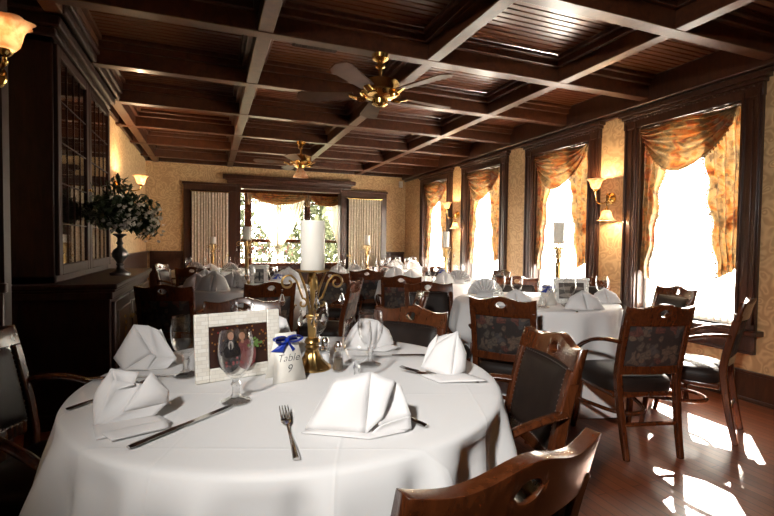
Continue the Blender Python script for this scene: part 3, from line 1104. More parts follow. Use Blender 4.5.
def make_chair(label):
    t = thing('dining_chair', label, 'chair')
    W = M['chairwood']
    # seat
    def sf(u, v):
        a = u * 2 * pi
        e = .42
        cx = math.copysign(abs(cos(a)) ** e, cos(a))
        sy = math.copysign(abs(sin(a)) ** e, sin(a))
        rr, zz = [(0, .462), (.4, .461), (.7, .456), (.88, .445), (.97, .425), (1, .405), (1, .375), (.985, .36), (.6, .36)][min(8, int(round(v * 8)))]
        hw = .205 + .025 * (sy + 1) / 2
        return (cx * hw * rr, .015 + sy * .215 * rr, zz)
    MB().grid(sf, 44, 8, closed=True).build('seat', M['leather'], t)
    s = MB()
    s.box((-.195, -.20, .325), (.195, .205, .362))
    s.build('seat_frame', W, t, bev=.012)
    # rear posts
    for sx in (-1, 1):
        pts = smooth_path([(sx * (.165 + .02 * min(1, z / .5)), y, z) for z, y in PROF[:-2]] + [(sx * .187, yb(.80), .80)], 4)
        MB().sweep(pts, rect(.036, .042), (1, 0, 0), scale=[.8 + .2 * min(1, p.z / .4) for p in pts]).build('rear_leg', W, t, bev=.006)
        pts = smooth_path([(sx * .185, .185, .36), (sx * .190, .195, .22), (sx * .193, .205, .10), (sx * .20, .222, 0)], 5)
        MB().sweep(pts, rect(.040, .040), (1, 0, 0), scale=[.7 + .3 * p.z / .36 for p in pts]).build('front_leg', W, t, bev=.006)
        pts = smooth_path([(sx * .195, yb(.66) + .005, .664), (sx * .235, -.16, .664), (sx * .255, -.06, .640), (sx * .260, .04, .592), (sx * .252, .11, .535), (sx * .240, .15, .470), (sx * .226, .160, .41), (sx * .205, .16, .365)], 5)
        sc_ = [1.0 - .25 * max(0, min(1, (i - 18) / 10)) for i in range(len(pts))]
        MB().sweep(pts, oval(.042, .024, 12), (1, 0, 0), scale=sc_).build('arm', W, t)
    # crest rail with a hand hole
    n = 40
    rx, rz, zc = .031, .021, .836
    zb = .762
    xs = [-.205 + .41 * i / n for i in range(n + 1)]
    xs = sorted(set(xs) | {-rx, rx})
    spans = []
    for x in xs:
        if abs(x) <= rx + 1e-9:
            h = rz * sqrt(max(0, 1 - (x / rx) ** 2))
            spans.append([(zb, zc - h), (zc + h, rail_top(x))])
        else:
            spans.append([(zb, rail_top(x))])
    m = MB()

    def pt(x, z, s):
        return (x, yb(z) + bow(x) + s * .016 - .006 * (z - zb) * s, z)
    for i in range(len(xs) - 1):
        a, b = spans[i], spans[i + 1]
        if len(a) == 1 and len(b) == 1:
            pr = [(a[0], b[0], 'tb')]
        else:
            A = a if len(a) == 2 else [(a[0][0], zc), (zc, a[0][1])]
            B = b if len(b) == 2 else [(b[0][0], zc), (zc, b[0][1])]
            pr = [(A[0], B[0], 'bt'), (A[1], B[1], 'tb')]
        for (s0, s1, _) in pr:
            x0, x1 = xs[i], xs[i + 1]
            K = 3
            for k in range(K):
                z00, z01 = s0[0] + (s0[1] - s0[0]) * k / K, s0[0] + (s0[1] - s0[0]) * (k + 1) / K
                z10, z11 = s1[0] + (s1[1] - s1[0]) * k / K, s1[0] + (s1[1] - s1[0]) * (k + 1) / K
                m.add([pt(x0, z00, 1), pt(x1, z10, 1), pt(x1, z11, 1), pt(x0, z01, 1)], [(0, 1, 2, 3)])
                m.add([pt(x0, z00, -1), pt(x1, z10, -1), pt(x1, z11, -1), pt(x0, z01, -1)], [(3, 2, 1, 0)])
            for z0, z1 in ((s0[0], s1[0]), (s0[1], s1[1])):
                m.add([pt(x0, z0, 1), pt(x1, z1, 1), pt(x1, z1, -1), pt(x0, z0, -1)], [(0, 1, 2, 3)])
    for x in (xs[0], xs[-1]):
        m.add([pt(x, zb, 1), pt(x, rail_top(x), 1), pt(x, rail_top(x), -1), pt(x, zb, -1)], [(0, 1, 2, 3)])
    o = m.build('crest_rail', W, t, angle=50)
    bm = bmesh.new()
    bm.from_mesh(o.data)
    bmesh.ops.remove_doubles(bm, verts=bm.verts, dist=1e-5)
    bmesh.ops.recalc_face_normals(bm, faces=bm.faces)
    bm.to_mesh(o.data)
    bm.free()
    md = o.modifiers.new('bevel', 'BEVEL')
    md.width = .007
    md.segments = 3
    md.limit_method = 'ANGLE'
    # lower back rail
    pts = [(x, yb(.50) + bow(x) * .7, .50) for x in [-.185 + .037 * i for i in range(11)]]
    MB().sweep(pts, rect(.05, .028), (0, 0, 1)).build('lower_rail', W, t, bev=.005)
    # pads
    def pad(side, bulge, w, z0, z1):
        def f(u, v):
            x, z = -w + 2 * w * u, z0 + (z1 - z0) * v
            e = (1 - (2 * u - 1) ** 10) * (1 - (2 * v - 1) ** 10)
            return (x, yb(z) + bow(x) * .85 + side * ((.010 if side > 0 else .004) + bulge * e), z)
        return f
    MB().grid(pad(1, .026, .168, .52, .806), 18, 16).build('leather_pad', M['leather'], t, recalc=False)
    MB().grid(pad(-1, .012, .168, .52, .770), 18, 16).build('tapestry_panel', M['tapestry'], t, recalc=False)
    nl = MB()
    f = pad(1, .026, .168, .52, .806)
    ring = [(k / 22, .01) for k in range(22)] + [(.99, k / 16) for k in range(16)] + [(1 - k / 22, .99) for k in range(22)] + [(.01, 1 - k / 16) for k in range(16)]
    for (u, v_) in ring:
        u = .02 + .96 * u
        v_ = .02 + .96 * v_
        p = V(f(u, v_))
        nl.add([p + V((-.004, 0, 0)), p + V((0, 0, .004)), p + V((.004, 0, 0)), p + V((0, 0, -.004)), p + V((0, .004, 0))], [(0, 1, 4), (1, 2, 4), (2, 3, 4), (3, 0, 4)])
    nl.build('nailhead_trim', M['nail'], t, recalc=False)
    # stretchers: a straight bar behind, a bowed one from leg to leg in front
    MB().sweep([(-.172, yb(.19) + .003, .19), (.172, yb(.19) + .003, .19)], oval(.026, .020, 8), (0, 0, 1)).build('stretcher', W, t)
    MB().sweep(smooth_path([(-.188, .19, .20), (-.16, .08, .20), (-.10, -.06, .20), (0, -.115, .20), (.10, -.06, .20), (.16, .08, .20), (.188, .19, .20)], 6), oval(.026, .022, 8), (0, 0, 1)).build('stretcher', W, t)
    return t


CH = []   # (origin, facing) for the cloths


def chair_at(mid, face, label, group=None, first=[None]):
    f = V((face[0], face[1])).normalized()
    o = V((mid[0], mid[1])) + f * .285
    rz = atan2(-f.x, f.y)
    CH.append((o, rz))
    if first[0] is None:
        first[0] = make_chair(label)
        first[0].location = (o.x, o.y, 0)
        first[0].rotation_euler = (0, 0, rz)
        first[0]['group'] = group
        return first[0]
    return dup(first[0], (o.x, o.y, 0), rz, label, group)


G1, G2, G3, G4 = 'chairs at the large front table', 'chairs at the table by the near windows', 'chairs at the middle tables', 'chairs at the far tables'
chair_at((.435, .60), (-.18, .98), 'wooden dining chair closest to the viewer, only its curved top rail showing', G1)
chair_at((1.135, 1.317), (-.97, .24), 'dark leather dining chair with studded back and curved arm beside the front table', G1)
chair_at((.93, 2.09), (-.80, -.60), 'leather backed dining chair behind the standing napkin at the front table', G1)
chair_at((.17, 2.65), (-.10, -.99), 'dining chair behind the pearl photo frame, just its red-brown top rail above the table', G1)
chair_at((-.76, 1.95), (.95, -.30), 'black leather dining chair cut off by the left edge beside the front table', G1)
chair_at((1.68, 2.36), (.76, .65), 'floral backed dining chair at the window table, in front of its stemmed goblets', G2)
chair_at((2.33, 1.82), (.24, .97), 'floral backed armchair with its whole back and legs in view, near the sunlit floor', G2)
chair_at((3.12, 1.86), (-.45, .89), 'dining armchair seen side-on with sunlight on its seat, below the nearest window', G2)
chair_at((3.50, 2.60), (-.97, .25), 'leather dining chair facing sideways between the window table and the nearest window', G2)
chair_at((2.87, 3.79), (-.5, -.85), 'dining chair on the far side of the window table, behind its goblets', G2)
chair_at((3.49, 3.51), (-.8, -.5), 'dining chair behind the ornate white photo frame on the window table', G2)
chair_at((1.70, 3.42), (-.22, -.97), 'grey-sheened leather dining chair facing the viewer, left of the window table', G2)
chair_at((1.30, 2.76), (-.93, .37), 'dining chair seen sideways just before the grey-sheened leather chair', G2)
chair_at((1.793, 4.23), (.42, .91), 'dark floral backed dining chair with pierced rail, standing right of the grey leather one', G3)
chair_at((1.75, 5.2), (.22, .97), 'dark floral backed dining chair with pierced rail in front of the far right lace door', G3)
chair_at((2.30, 6.0), (.3, -.92), 'pale-lit leather dining chair seen between two dark floral backed chairs', G3)
chair_at((1.22, 3.95), (-.84, .54), 'armchair seen obliquely with lit floral back and red top rail, right of the large candle', G3)
chair_at((1.25, 4.92), (.5, .86), 'dark dining chair partly behind the lit floral armchair and the large candle', G3)
chair_at((-.31, 3.71), (.24, .97), 'dark floral backed dining chair between the cabinet and the left-hand table', G3)
chair_at((.45, 3.76), (-.1, .99), 'dark dining chair behind the brass candle stand, at the left-hand table', G3)
chair_at((-.62, 6.98), (.95, -.3), 'leather dining chair facing the viewer in the far corner beyond the cabinet', G4)
chair_at((-.20, 6.15), (.2, .98), 'dark pierced-rail dining chair in front of the far table at the left lace door', G4)
chair_at((3.42, 4.85), (-1, .15), 'dining chair in front of the wall between second and third window', G4)
chair_at((3.42, 8.60), (-.2, -.98), 'farthest dining chair, by the back wall right of the right lace door', G4)
chair_at((3.0, 5.80), (-.3, -.95), 'orange-lit dining chair on the far side of the table before the third window', G4)
chair_at((.67, 5.75), (-.3, -.95), 'dining chair under the bay window behind the left-hand table', G4)

# ------------------------------------------------------------------ tables and cloths
TABS = {
    1: dict(c=(.275, 1.51), R=.655, w='the large front table', seed=1),
    2: dict(c=(2.43, 2.99), R=.63, w='the table by the nearest windows', seed=2),
    3: dict(c=(2.52, 5.05), R=.64, w='the table before the third window', seed=3),
    4: dict(c=(.33, 4.80), R=.64, w='the left-hand table', seed=4),
    5: dict(c=(2.25, 6.72), R=.62, w='the table by the right lace door', seed=5),
    6: dict(c=(3.22, 7.75), R=.55, w='the farthest corner table', seed=6),
    7: dict(c=(.05, 7.60), R=.60, w='the table by the left lace door', seed=7),
}


def inside_chair(p):
    for o, rz in CH:
        d = V((p.x - o.x, p.y - o.y))
        c, s = cos(-rz), sin(-rz)
        x, y = d.x * c - d.y * s, d.x * s + d.y * c
        if -.28 < y < .235 and abs(x) < .24 and p.z < .47:
            return True
    return False


def make_cloth(k):
    d = TABS[k]
    R = d['R']
    cx, cy = d['c']
    rnd = random.Random(d['seed'])
    nf = 9 if k == 1 else 13
    ph = [rnd.uniform(0, 6.3) for _ in range(4)]
    N = 336 if k == 1 else 168
    pl = [(rnd.uniform(0, 2 * pi), rnd.uniform(.035, .075), rnd.uniform(.02, .045)) for _ in range(16 if k == 1 else 10)]
    if k == 1:
        pl += [(-1.12, .06, .06), (-.80, .05, .055), (-1.38, .045, .05), (-.50, .05, .045), (-1.75, .05, .045), (-2.15, .06, .045), (-2.6, .06, .05)]
    rows = [(R * f, T) for f in (0.001, .2, .4, .6, .8, .9, .955)] + [(R - .012, T - .0015), (R - .003, T - .006), (R + .002, T - .014)]
    drop = []
    nz = 22
    for i in range(1, nz + 1):
        drop.append(T - .014 - (T - .05) * i / nz)
    def rad(a, z, t):
        fold = sin(nf * a + ph[0] + 1.1 * sin(2 * a + ph[1])) * .6 + .4 * sin((nf + 4) * a + ph[2])
        fold = math.copysign(abs(fold) ** .8, fold)
        return R + .002 + ((.115 - .085 * cos(a)) if k == 1 else .07) * t + (.06 if k == 1 else .05) * t ** (.42 if k == 1 else .6) * fold
    cols = []
    for i in range(N):
        a = 2 * pi * i / N
        col = []
        push = 1.0
        for z in drop:
            t = (T - .014 - z) / (T - .05)
            col.append(rad(a, z, t))
        cols.append(col)
    # yield to the chairs pushed underneath
    hit = set()
    for i in range(N):
        a = 2 * pi * i / N
        for j, z in enumerate(drop):
            r = cols[i][j]
            while r > .25 and inside_chair(V((cx + r * cos(a), cy + r * sin(a), z))):
                r -= .01
                hit.update((i + q) % N for q in range(-9, 10))
            cols[i][j] = r
    for _ in range(3 if k == 1 else 2):
        new = [[0] * len(drop) for _ in range(N)]
        for i in range(N):
            for j in range(len(drop)):
                if i not in hit:
                    new[i][j] = cols[i][j]
                    continue
                q = [cols[i][j]] * 2 + [cols[(i - 1) % N][j], cols[(i + 1) % N][j]] + [cols[i][max(0, j - 1)], cols[i][min(len(drop) - 1, j + 1)]]
                s_ = sum(q) / len(q)
                new[i][j] = s_ if cols[i][j] > s_ - .02 else cols[i][j]
        cols = new
    for i in range(N):      # sharp hanging pleats
        a = 2 * pi * i / N
        for j, z in enumerate(drop):
            t = (T - .014 - z) / (T - .05)
            pz = 0
            for (pa, pw, pd) in pl:
                da = (a - pa - .12 * t * sin(pa * 7) + pi) % (2 * pi) - pi
                pz += pd * (exp(-(da / pw) ** 2) - .45 * exp(-((da - 1.8 * pw) / pw) ** 2)) * min(1, t * 5)
            cols[i][j] -= pz
    vs, fs = [], []
    for i in range(N):
        a = 2 * pi * i / N
        for (r, z) in rows:
            vs.append((r * cos(a), r * sin(a), z))
        for j, z in enumerate(drop):
            vs.append((cols[i][j] * cos(a), cols[i][j] * sin(a), z))
    w = len(rows) + len(drop)
    for i in range(N):
        i2 = (i + 1) % N
        for j in range(w - 1):
            fs.append((i * w + j, i * w + j + 1, i2 * w + j + 1, i2 * w + j))
    o = MB().add(vs, fs).build('tablecloth', M['cloth'], recalc=False, angle=85)
    o.location = (cx, cy, 0)
    tag(o, 'white floor-length cloth draped over ' + d['w'], 'tablecloth', 'white tablecloths')
    t = thing('dining_table', 'round pedestal table hidden under the white cloth of ' + d['w'], 'table', (cx, cy, 0), 0, 'round dining tables')
    rt = .30
    MB().lathe([(0, T - .03), (R - .03, T - .03), (R - .02, T - .02), (R - .02, T - .004), (0, T - .003)], 48).build('tabletop', M['trim'], t)
    MB().lathe([(0, 0), (.2, 0), (.2, .02), (.05, .05), (.04, .3), (.05, .6), (.12, T - .03), (0, T - .03)], 20).build('pedestal', M['trim'], t)
    return o


for k in TABS:
    make_cloth(k)

TZ = T + .001


# ------------------------------------------------------------------ tableware builders
def goblet_mesh():
    outer = [(.0, .0), (.034, .0), (.040, .002), (.040, .005), (.030, .009), (.014, .016), (.010, .024), (.0095, .040), (.013, .050), (.0095, .058), (.012, .066)]
    bo = [(.022, .074), (.034, .090), (.043, .112), (.0465, .135), (.0465, .155), (.044, .178), (.0415, .196)]
    bi = [(.0395, .196), (.042, .178), (.0445, .155), (.0445, .135), (.041, .113), (.032, .092), (.018, .078), (0, .074)]
    return outer, bo, bi


def make_goblet(name='water_goblet'):
    outer, bo, bi = goblet_mesh()
    t = thing(name, '', 'goblet')
    MB().lathe(outer, 24, rf=lambda a, k: 1 + (.06 * cos(8 * a) if 4 < k < 10 else 0)).build('stem_foot', M['footglass'], t)
    MB().lathe([(.012, .066)] + bo + bi[:-1] + [(.001, .074)], 32).build('bowl', M['glass'], t)
    return t


GOB = [None]
GOBS = {k: [] for k in TABS}
NAPS = {k: [] for k in TABS}


def goblet(k, x, y, label=None):
    if GOB[0] is None:
        GOB[0] = o = make_goblet()
        o.location = (x, y, TZ)
    else:
        o = dup(GOB[0], (x, y, TZ), random.uniform(0, 6), '')
    o['group'] = 'water goblets on ' + TABS[k]['w']
    if label:
        o['label'] = label
    GOBS[k].append(o)
    return o


goblet(1, .066, 1.315, 'clear stemmed water goblet standing before the pearl photo frame')
goblet(1, -.074, 1.624, 'clear water goblet at the left edge of the pearl photo frame')
goblet(1, .542, 1.559, 'clear water goblet behind the other one, right of the salt and pepper shakers')
goblet(1, .433, 1.37, 'clear water goblet right behind the broad napkin in front')
goblet(1, .411, 1.848, 'clear water goblet behind the brass candle stand on the front table')
goblet(1, .12, 1.86, 'clear water goblet whose rim shows above the pearl photo frame')
for x, y in [(2.20, 2.60), (2.50, 2.68), (2.68, 2.83), (2.93, 2.79), (2.16, 3.08), (2.29, 3.03)]:
    goblet(2, x, y)
for x, y in [(2.30, 4.72), (2.36, 4.66), (2.62, 4.70), (2.70, 4.62), (2.17, 5.0), (2.82, 4.85)]:
    goblet(3, x, y)
for x, y in [(.05, 4.62), (.30, 4.42), (.36, 4.50), (.24, 4.55), (-.08, 4.85), (.55, 4.60), (.60, 4.75)]:
    goblet(4, x, y)
for x, y in [(1.85, 6.62), (1.95, 6.45), (2.1, 6.3), (2.35, 6.4), (2.5, 6.5)]:
    goblet(5, x, y)
for x, y in [(2.92, 7.5), (3.07, 7.4), (3.27, 7.45), (3.42, 7.5)]:
    goblet(6, x, y)
for x, y in [(-.3, 7.4), (-.1, 7.25), (.1, 7.3), (.25, 7.35), (.4, 7.5)]:
    goblet(7, x, y)


# napkins ----------------------------------------------------------
def quad(mb, a, b, c, d, bulge=0.0, n=8, T=None):
    a, b, c, d = V(a), V(b), V(c), V(d)
    nrm = (c - a).cross(d - b)
    if nrm.length > 0:
        nrm.normalize()

    def f(u, v):
        p = a * (1 - u) * (1 - v) + b * u * (1 - v) + c * u * v + d * (1 - u) * v
        return p + nrm * bulge * 16 * u * (1 - u) * v * (1 - v)
    return mb.grid(f, n, n, T=T)


def napkin(k, x, y, quads, label, rz=None):
    """quads in metres: (screen right, away, up) relative to the spot."""
    mb = MB()
    for q in quads:
        quad(mb, *q[:4], bulge=q[4] if len(q) > 4 else 0)
    o = mb.build('napkin', M['napkin'], recalc=False, solid=.0035, angle=60)
    o.location = (x, y, TZ + .002)
    o.rotation_euler = (0, 0, -.3693 if rz is None else rz)
    tag(o, label, 'napkin', 'folded napkins on ' + TABS[k]['w'])
    NAPS[k].append(o)
    return o


# right, sail-like
napkin(1, .735, 1.345, [
    ((-.080, .01, .022), (.015, -.04, .0), (.040, .01, .148), (-.030, .02, .10), .012),
    ((.015, -.04, .0), (.066, -.005, .012), (.072, .02, .07), (.040, .01, .148), .016),
    ((-.080, .01, .022), (-.030, .02, .10), (-.022, .05, .128), (-.050, .05, .09), .01),
    ((-.030, .02, .10), (.040, .01, .148), (.030, .05, .11), (-.02, .06, .12), .01),
    ((.066, -.005, .012), (.05, .06, .0), (.03, .06, .10), (.072, .02, .07), .012),
    ((-.085, -.01, .004), (-.030, -.085, .002), (.125, -.075, .006), (.06, -.01, .012), .006),
], 'tall white napkin folded like a sail at the right rim of the front table')
# upper left
napkin(1, -.215, 1.775, [
    ((-.105, .0, .03), (-.045, -.045, .0), (.03, -.005, .05), (-.045, .02, .145), .022),
    ((-.045, .02, .145), (.005, .02, .142), (.045, -.005, .04), (.03, -.005, .05), .004),
    ((.005, .02, .142), (.035, .03, .125), (.105, .02, .028), (.045, -.005, .035), .012),
    ((.045, -.005, .035), (.105, .02, .028), (.085, -.01, .0), (.03, -.035, .0), .01),
    ((-.045, -.045, .0), (.03, -.035, .0), (.045, -.005, .04), (.03, -.005, .05), .008),
    ((-.105, .0, .03), (-.06, .05, .0), (.0, .055, .1), (-.045, .02, .145), .015),
    ((-.06, .05, .0), (.09, .05, .0), (.035, .05, .125), (.0, .055, .1), .01),
], 'white napkin folded into a hat, by the china cabinet end of the front table')
# left
napkin(1, -.205, 1.29, [
    ((-.082, .02, .035), (-.030, -.065, .0), (.0, -.02, .075), (-.045, .03, .112), .018),
    ((-.030, -.065, .0), (.03, -.05, .03), (.045, .01, .080), (-.01, -.02, .098), -.008),
    ((-.045, .03, .112), (.0, -.02, .075), (.035, -.01, .085), (.02, .04, .10), -.012),
    ((.03, -.05, .03), (.105, .02, .03), (.10, .035, .055), (.062, .02, .108), .016),
    ((.03, -.05, .03), (-.030, -.065, .0), (.085, -.025, .006), (.105, .02, .03), .004),
    ((-.035, -.062, .002), (.02, -.135, .001), (.145, -.045, .006), (.10, -.02, .012), .004),
    ((.02, -.115, .006), (.06, -.145, .004), (.15, -.07, .003), (.135, -.045, .012), .003),
    ((-.082, .02, .035), (-.04, .09, .0), (.08, .09, .0), (-.02, .045, .10), .01),
], 'white napkin folded with a curled pocket over a knife and fork at the near left')
# centre front
napkin(1, .325, 1.02, [
    ((-.122, -.01, .002), (.02, -.035, .002), (.030, .03, .128), (-.060, .035, .108), .022),
    ((-.060, .035, .108), (.030, .03, .128), (.02, .08, .07), (-.06, .08, .05), .012),
    ((-.122, -.01, .002), (-.060, .035, .108), (-.06, .08, .05), (-.10, .08, .0), .01),
    ((.020, -.035, .002), (.06, -.028, .04), (.088, .02, .11), (.030, .03, .128), .010),
    ((.030, .03, .128), (.10, .03, .10), (.125, .0, .035), (.05, -.03, .022), .014),
    ((.030, -.035, .002), (.055, -.03, .022), (.125, .0, .035), (.128, .0, .002), .004),
    ((-.13, -.025, .001), (.03, -.055, .001), (.12, -.01, .002), (-.05, .03, .004), .004),
    ((.02, .08, .07), (.10, .03, .10), (.125, .0, .035), (.10, .08, .0), .008),
], 'broad white napkin folded like a low tent at the near edge of the front table')
# behind the goblets
napkin(1, .60, 1.80, [
    ((-.085, -.02, .0), (.05, -.03, .0), (.055, .0, .118), (.0, .0, .122), .012),
    ((-.085, -.02, .0), (.0, .0, .122), (-.02, .04, .118), (-.08, .04, .03), .012),
    ((.05, -.03, .0), (.125, .0, .02), (.10, .02, .075), (.055, .0, .118), .016),
    ((.125, .0, .02), (.09, .06, .0), (.05, .05, .10), (.10, .02, .075), .01),
    ((.0, .0, .122), (.055, .0, .118), (.05, .05, .10), (-.02, .04, .118), .006),
    ((.02, -.05, .002), (.09, -.06, .004), (.15, -.01, .01), (.10, .0, .02), .01),
], 'white folded napkin seen through the goblets near the salt and pepper')
napkin(1, .215, 1.76, [
    ((-.05, -.02, .0), (.075, -.02, .0), (.055, .0, .15), (-.06, .01, .165), .014),
    ((.075, -.02, .0), (.085, .03, .0), (.05, .03, .14), (.055, .0, .15), .01),
    ((-.06, .01, .165), (.055, .0, .15), (.05, .03, .14), (-.05, .04, .15), .012),
    ((-.05, -.02, .0), (-.06, .01, .165), (-.05, .04, .15), (-.06, .06, .0), .01),
], 'white napkin standing behind the right side of the pearl photo frame')


def pyramid_mesh():
    mb = MB()
    A = (0, .02, .135)
    quad(mb, (-.15, -.02, .0), (.0, -.075, .0), A, (-.10, .0, .085), .022)
    quad(mb, (.15, -.02, .0), (.10, .0, .085), A, (.0, -.075, .0), .022)
    quad(mb, (-.02, -.06, .0), (.05, -.07, .0), (.02, -.005, .12), (-.02, .0, .13), -.014)
    quad(mb, (-.15, -.02, .0), (-.10, .0, .085), A, (-.09, .09, .0), -.02)
    quad(mb, (.15, -.02, .0), (.09, .09, .0), A, (.10, .0, .085), -.02)
    quad(mb, (-.09, .09, .0), A, (.0, .06, .1), (.09, .09, .0), .01)
    return mb


def fan_mesh():
    mb = MB()
    n = 22

    def f(u, v):
        a = pi * (.04 + .92 * u)
        z = (u * n)
        zig = (abs((z % 2) - 1) - .5) * .05 * (.3 + .7 * v)
        r = .02 + .11 * v
        return (-r * cos(a), zig + .03 * (1 - v), r * sin(a) * 1.05)
    mb.grid(f, n, 4)
    quad(mb, (-.07, -.03, .0), (.07, -.03, .0), (.05, .02, .03), (-.05, .02, .03), .01)
    quad(mb, (-.05, .06, .0), (.05, .06, .0), (.03, .02, .05), (-.03, .02, .05), .01)
    return mb


PYR = pyramid_mesh().build('napkin', M['napkin'], recalc=False, solid=.0035, angle=60)
tag(PYR, '', 'napkin')
FAN = fan_mesh().build('napkin', M['napkin'], recalc=False, solid=.003, angle=30)
tag(FAN, '', 'napkin')
used = set()


def nap(k, kind, x, y, rz=-.37, s=1.0):
    src = PYR if kind == 'p' else FAN
    o = src if src.name not in used else src.copy()
    if src.name in used:
        COL.objects.link(o)
    used.add(src.name)
    o.location = (x, y, TZ + .002)
    o.rotation_euler = (0, 0, rz)
    o.scale = (s, s, s * (1.25 if k in (3, 4) and kind == 'p' else 1))
    o['group'] = 'folded napkins on ' + TABS[k]['w']
    o['fold'] = kind
    NAPS[k].append(o)
    return o


nap(2, 'p', 2.42, 2.46, -.37, .95)
nap(2, 'p', 2.05, 2.72, -.5, .9)
nap(2, 'p', 2.83, 2.66, -.3, .85)
nap(2, 'f', 2.16, 3.28, -.5, 1.15)
nap(2, 'p', 2.93, 3.18, -.6, .8)
nap(3, 'f', 2.62, 4.52, -.5, 1.1)
nap(3, 'p', 2.12, 4.72, -.3, .9)
nap(3, 'p', 2.05, 5.02, -.3, 1)
nap(3, 'p', 2.46, 4.56, -.5, .8)
nap(4, 'p', -.12, 4.60, -.2, .85)
nap(4, 'p', -.04, 4.66, .1, 1.05)
nap(4, 'p', .03, 4.36, -.35, 1.05)
nap(4, 'p', .22, 4.66, -.35, .95)
nap(4, 'p', .66, 4.52, -.3, 1.0)
nap(4, 'p', .75, 4.72, -.3, 1.1)
nap(5, 'p', 1.75, 6.52, -.2, .9)
nap(5, 'f', 2.05, 6.65, -.2, .9)
nap(5, 'f', 2.45, 6.25, -.2, .9)
nap(6, 'p', 2.97, 7.35, -.4, 1)
nap(6, 'f', 3.12, 7.6, -.4, 1.1)
nap(6, 'p', 3.29, 7.3, -.4, 1.1)
nap(6, 'p', 3.47, 7.65, -.4, 1)
nap(7, 'f', -.2, 7.2, -.1, 1)
nap(7, 'p', .0, 7.12, -.1, .9)
nap(7, 'f',   .28, 7.2, -.1, .9)

ORD = ['leftmost', 'second from left', 'third from left', 'fourth from left', 'fifth from left', 'sixth from left', 'seventh from left']
NUM = {2: 'two', 3: 'three', 4: 'four', 5: 'five', 6: 'six', 7: 'seven'}


def ordinals(lst, what, where):
    todo = sorted([o for o in lst if not o['label']], key=lambda o: proj_u(o.location))
    n = len(todo)
    for i, o in enumerate(todo):
        o['label'] = '%s on %s, %s of %s' % (what, where, 'rightmost' if i == n - 1 and n > 1 else ORD[i], NUM.get(n, str(n)))


for k in TABS:
    if k > 1:
        ordinals(GOBS[k], 'stemmed water goblet', TABS[k]['w'])
        ordinals([o for o in NAPS[k] if o.get('fold') == 'p'], 'white tent-folded napkin', TABS[k]['w'])
        ordinals([o for o in NAPS[k] if o.get('fold') == 'f'], 'white fan-pleated napkin', TABS[k]['w'])
        for o in NAPS[k]:
            if 'fold' in o:
                del o['fold']


# cutlery -----------------------------------------------------------
def make_fork(L=.29):
    t = thing('dinner_fork', '', 'fork')
    m = MB()
    m.sweep(smooth_path([(0, 0, .004), (0, .06, .006), (0, .13, .004), (0, .175, .008)], 5), oval(.013, .005, 10), (1, 0, 0), scale=[1.25 - .75 * min(1, i / 9) for i in range(16)])
    m.build('handle', M['steel'], t)
    m = MB()
    m.sweep(smooth_path([(0, .172, .008), (0, .19, .006), (0, .205, .006), (0, .215, .008)], 4), oval(.026, .004, 10), (1, 0, 0), scale=[.3, .4, .55, .75, .9, 1, 1, 1, 1, 1, 1, .98, .95])
    for k in range(4):
        x = -.0105 + .007 * k
        m.tube([(x, .212, .008), (x, .235, .010), (x, .26, .013), (x, .278, .018)], [.0026, .0024, .002, .001], 6)
    m.build('tines', M['steel'], t)
    return t


def make_knife():
    t = thing('dinner_knife', '', 'knife')
    MB().sweep(smooth_path([(0, 0, .005), (0, .05, .006), (0, .10, .005), (0, .145, .005)], 5), oval(.017, .008, 10), (1, 0, 0), scale=[.75, 1.05, 1.12, 1.1] + [1] * 8 + [.8, .75, .7, .65]).build('handle', M['steel'], t)
    pr = [(-.007, .143), (.007, .143), (.009, .20), (.010, .25), (.008, .28), (-.001, .30), (-.007, .28), (-.007, .2)]
    n = len(pr)
    MB().add([(x, y, .005) for x, y in pr] + [(x, y, .002) for x, y in pr], [tuple(range(n)), tuple(range(2 * n - 1, n - 1, -1))] + [(i, (i + 1) % n, (i + 1) % n + n, i + n) for i in range(n)]).build('blade', M['steel'], t)
    return t


FORK, KNIFE = [None], [None]


def cutlery(src, mk, p0, p1, label, k=1, z=0):
    """p0 handle end, p1 towards the tip"""
    d = V((p1[0] - p0[0], p1[1] - p0[1]))
    rz = atan2(-d.x, d.y)
    if src[0] is None:
        src[0] = mk()
        o = src[0]
        o.location = (p0[0], p0[1], TZ + z)
        o.rotation_euler = (0, 0, rz)
        o['label'] = label
    else:
        o = dup(src[0], (p0[0], p0[1], TZ + z), rz, label)
    o['group'] = 'cutlery on ' + TABS[k]['w']
    return o


cutlery(FORK, make_fork, (.163, .915), (.178, 1.2), 'steel dinner fork lying alone on the cloth left of the broad napkin')
cutlery(FORK, make_fork, (-.345, 1.39), (-.15, 1.60), 'steel dinner fork under the curled napkin, tines showing behind it')
cutlery(FORK, make_fork, (.80, 1.24), (.62, 1.44), 'steel dinner fork under the sail-folded napkin at the right')
cutlery(KNIFE, make_knife, (-.162, 1.085), (.065, 1.29), 'steel dinner knife pointing at the goblet before the photo frame')
cutlery(KNIFE, make_knife, (-.365, 1.668), (-.07, 1.632), 'steel dinner knife just below the hat-folded napkin')
cutlery(KNIFE, make_knife, (.485, .975), (.40, 1.2), 'steel dinner knife sticking out from under the broad napkin')
cutlery(KNIFE, make_knife, (.80, 1.60), (.55, 1.69), 'steel dinner knife lying behind the sail-folded napkin')
cutlery(FORK, make_fork, (2.27, 2.36), (2.38, 2.62), 'small dinner fork in front of the ornate white photo frame', 2)


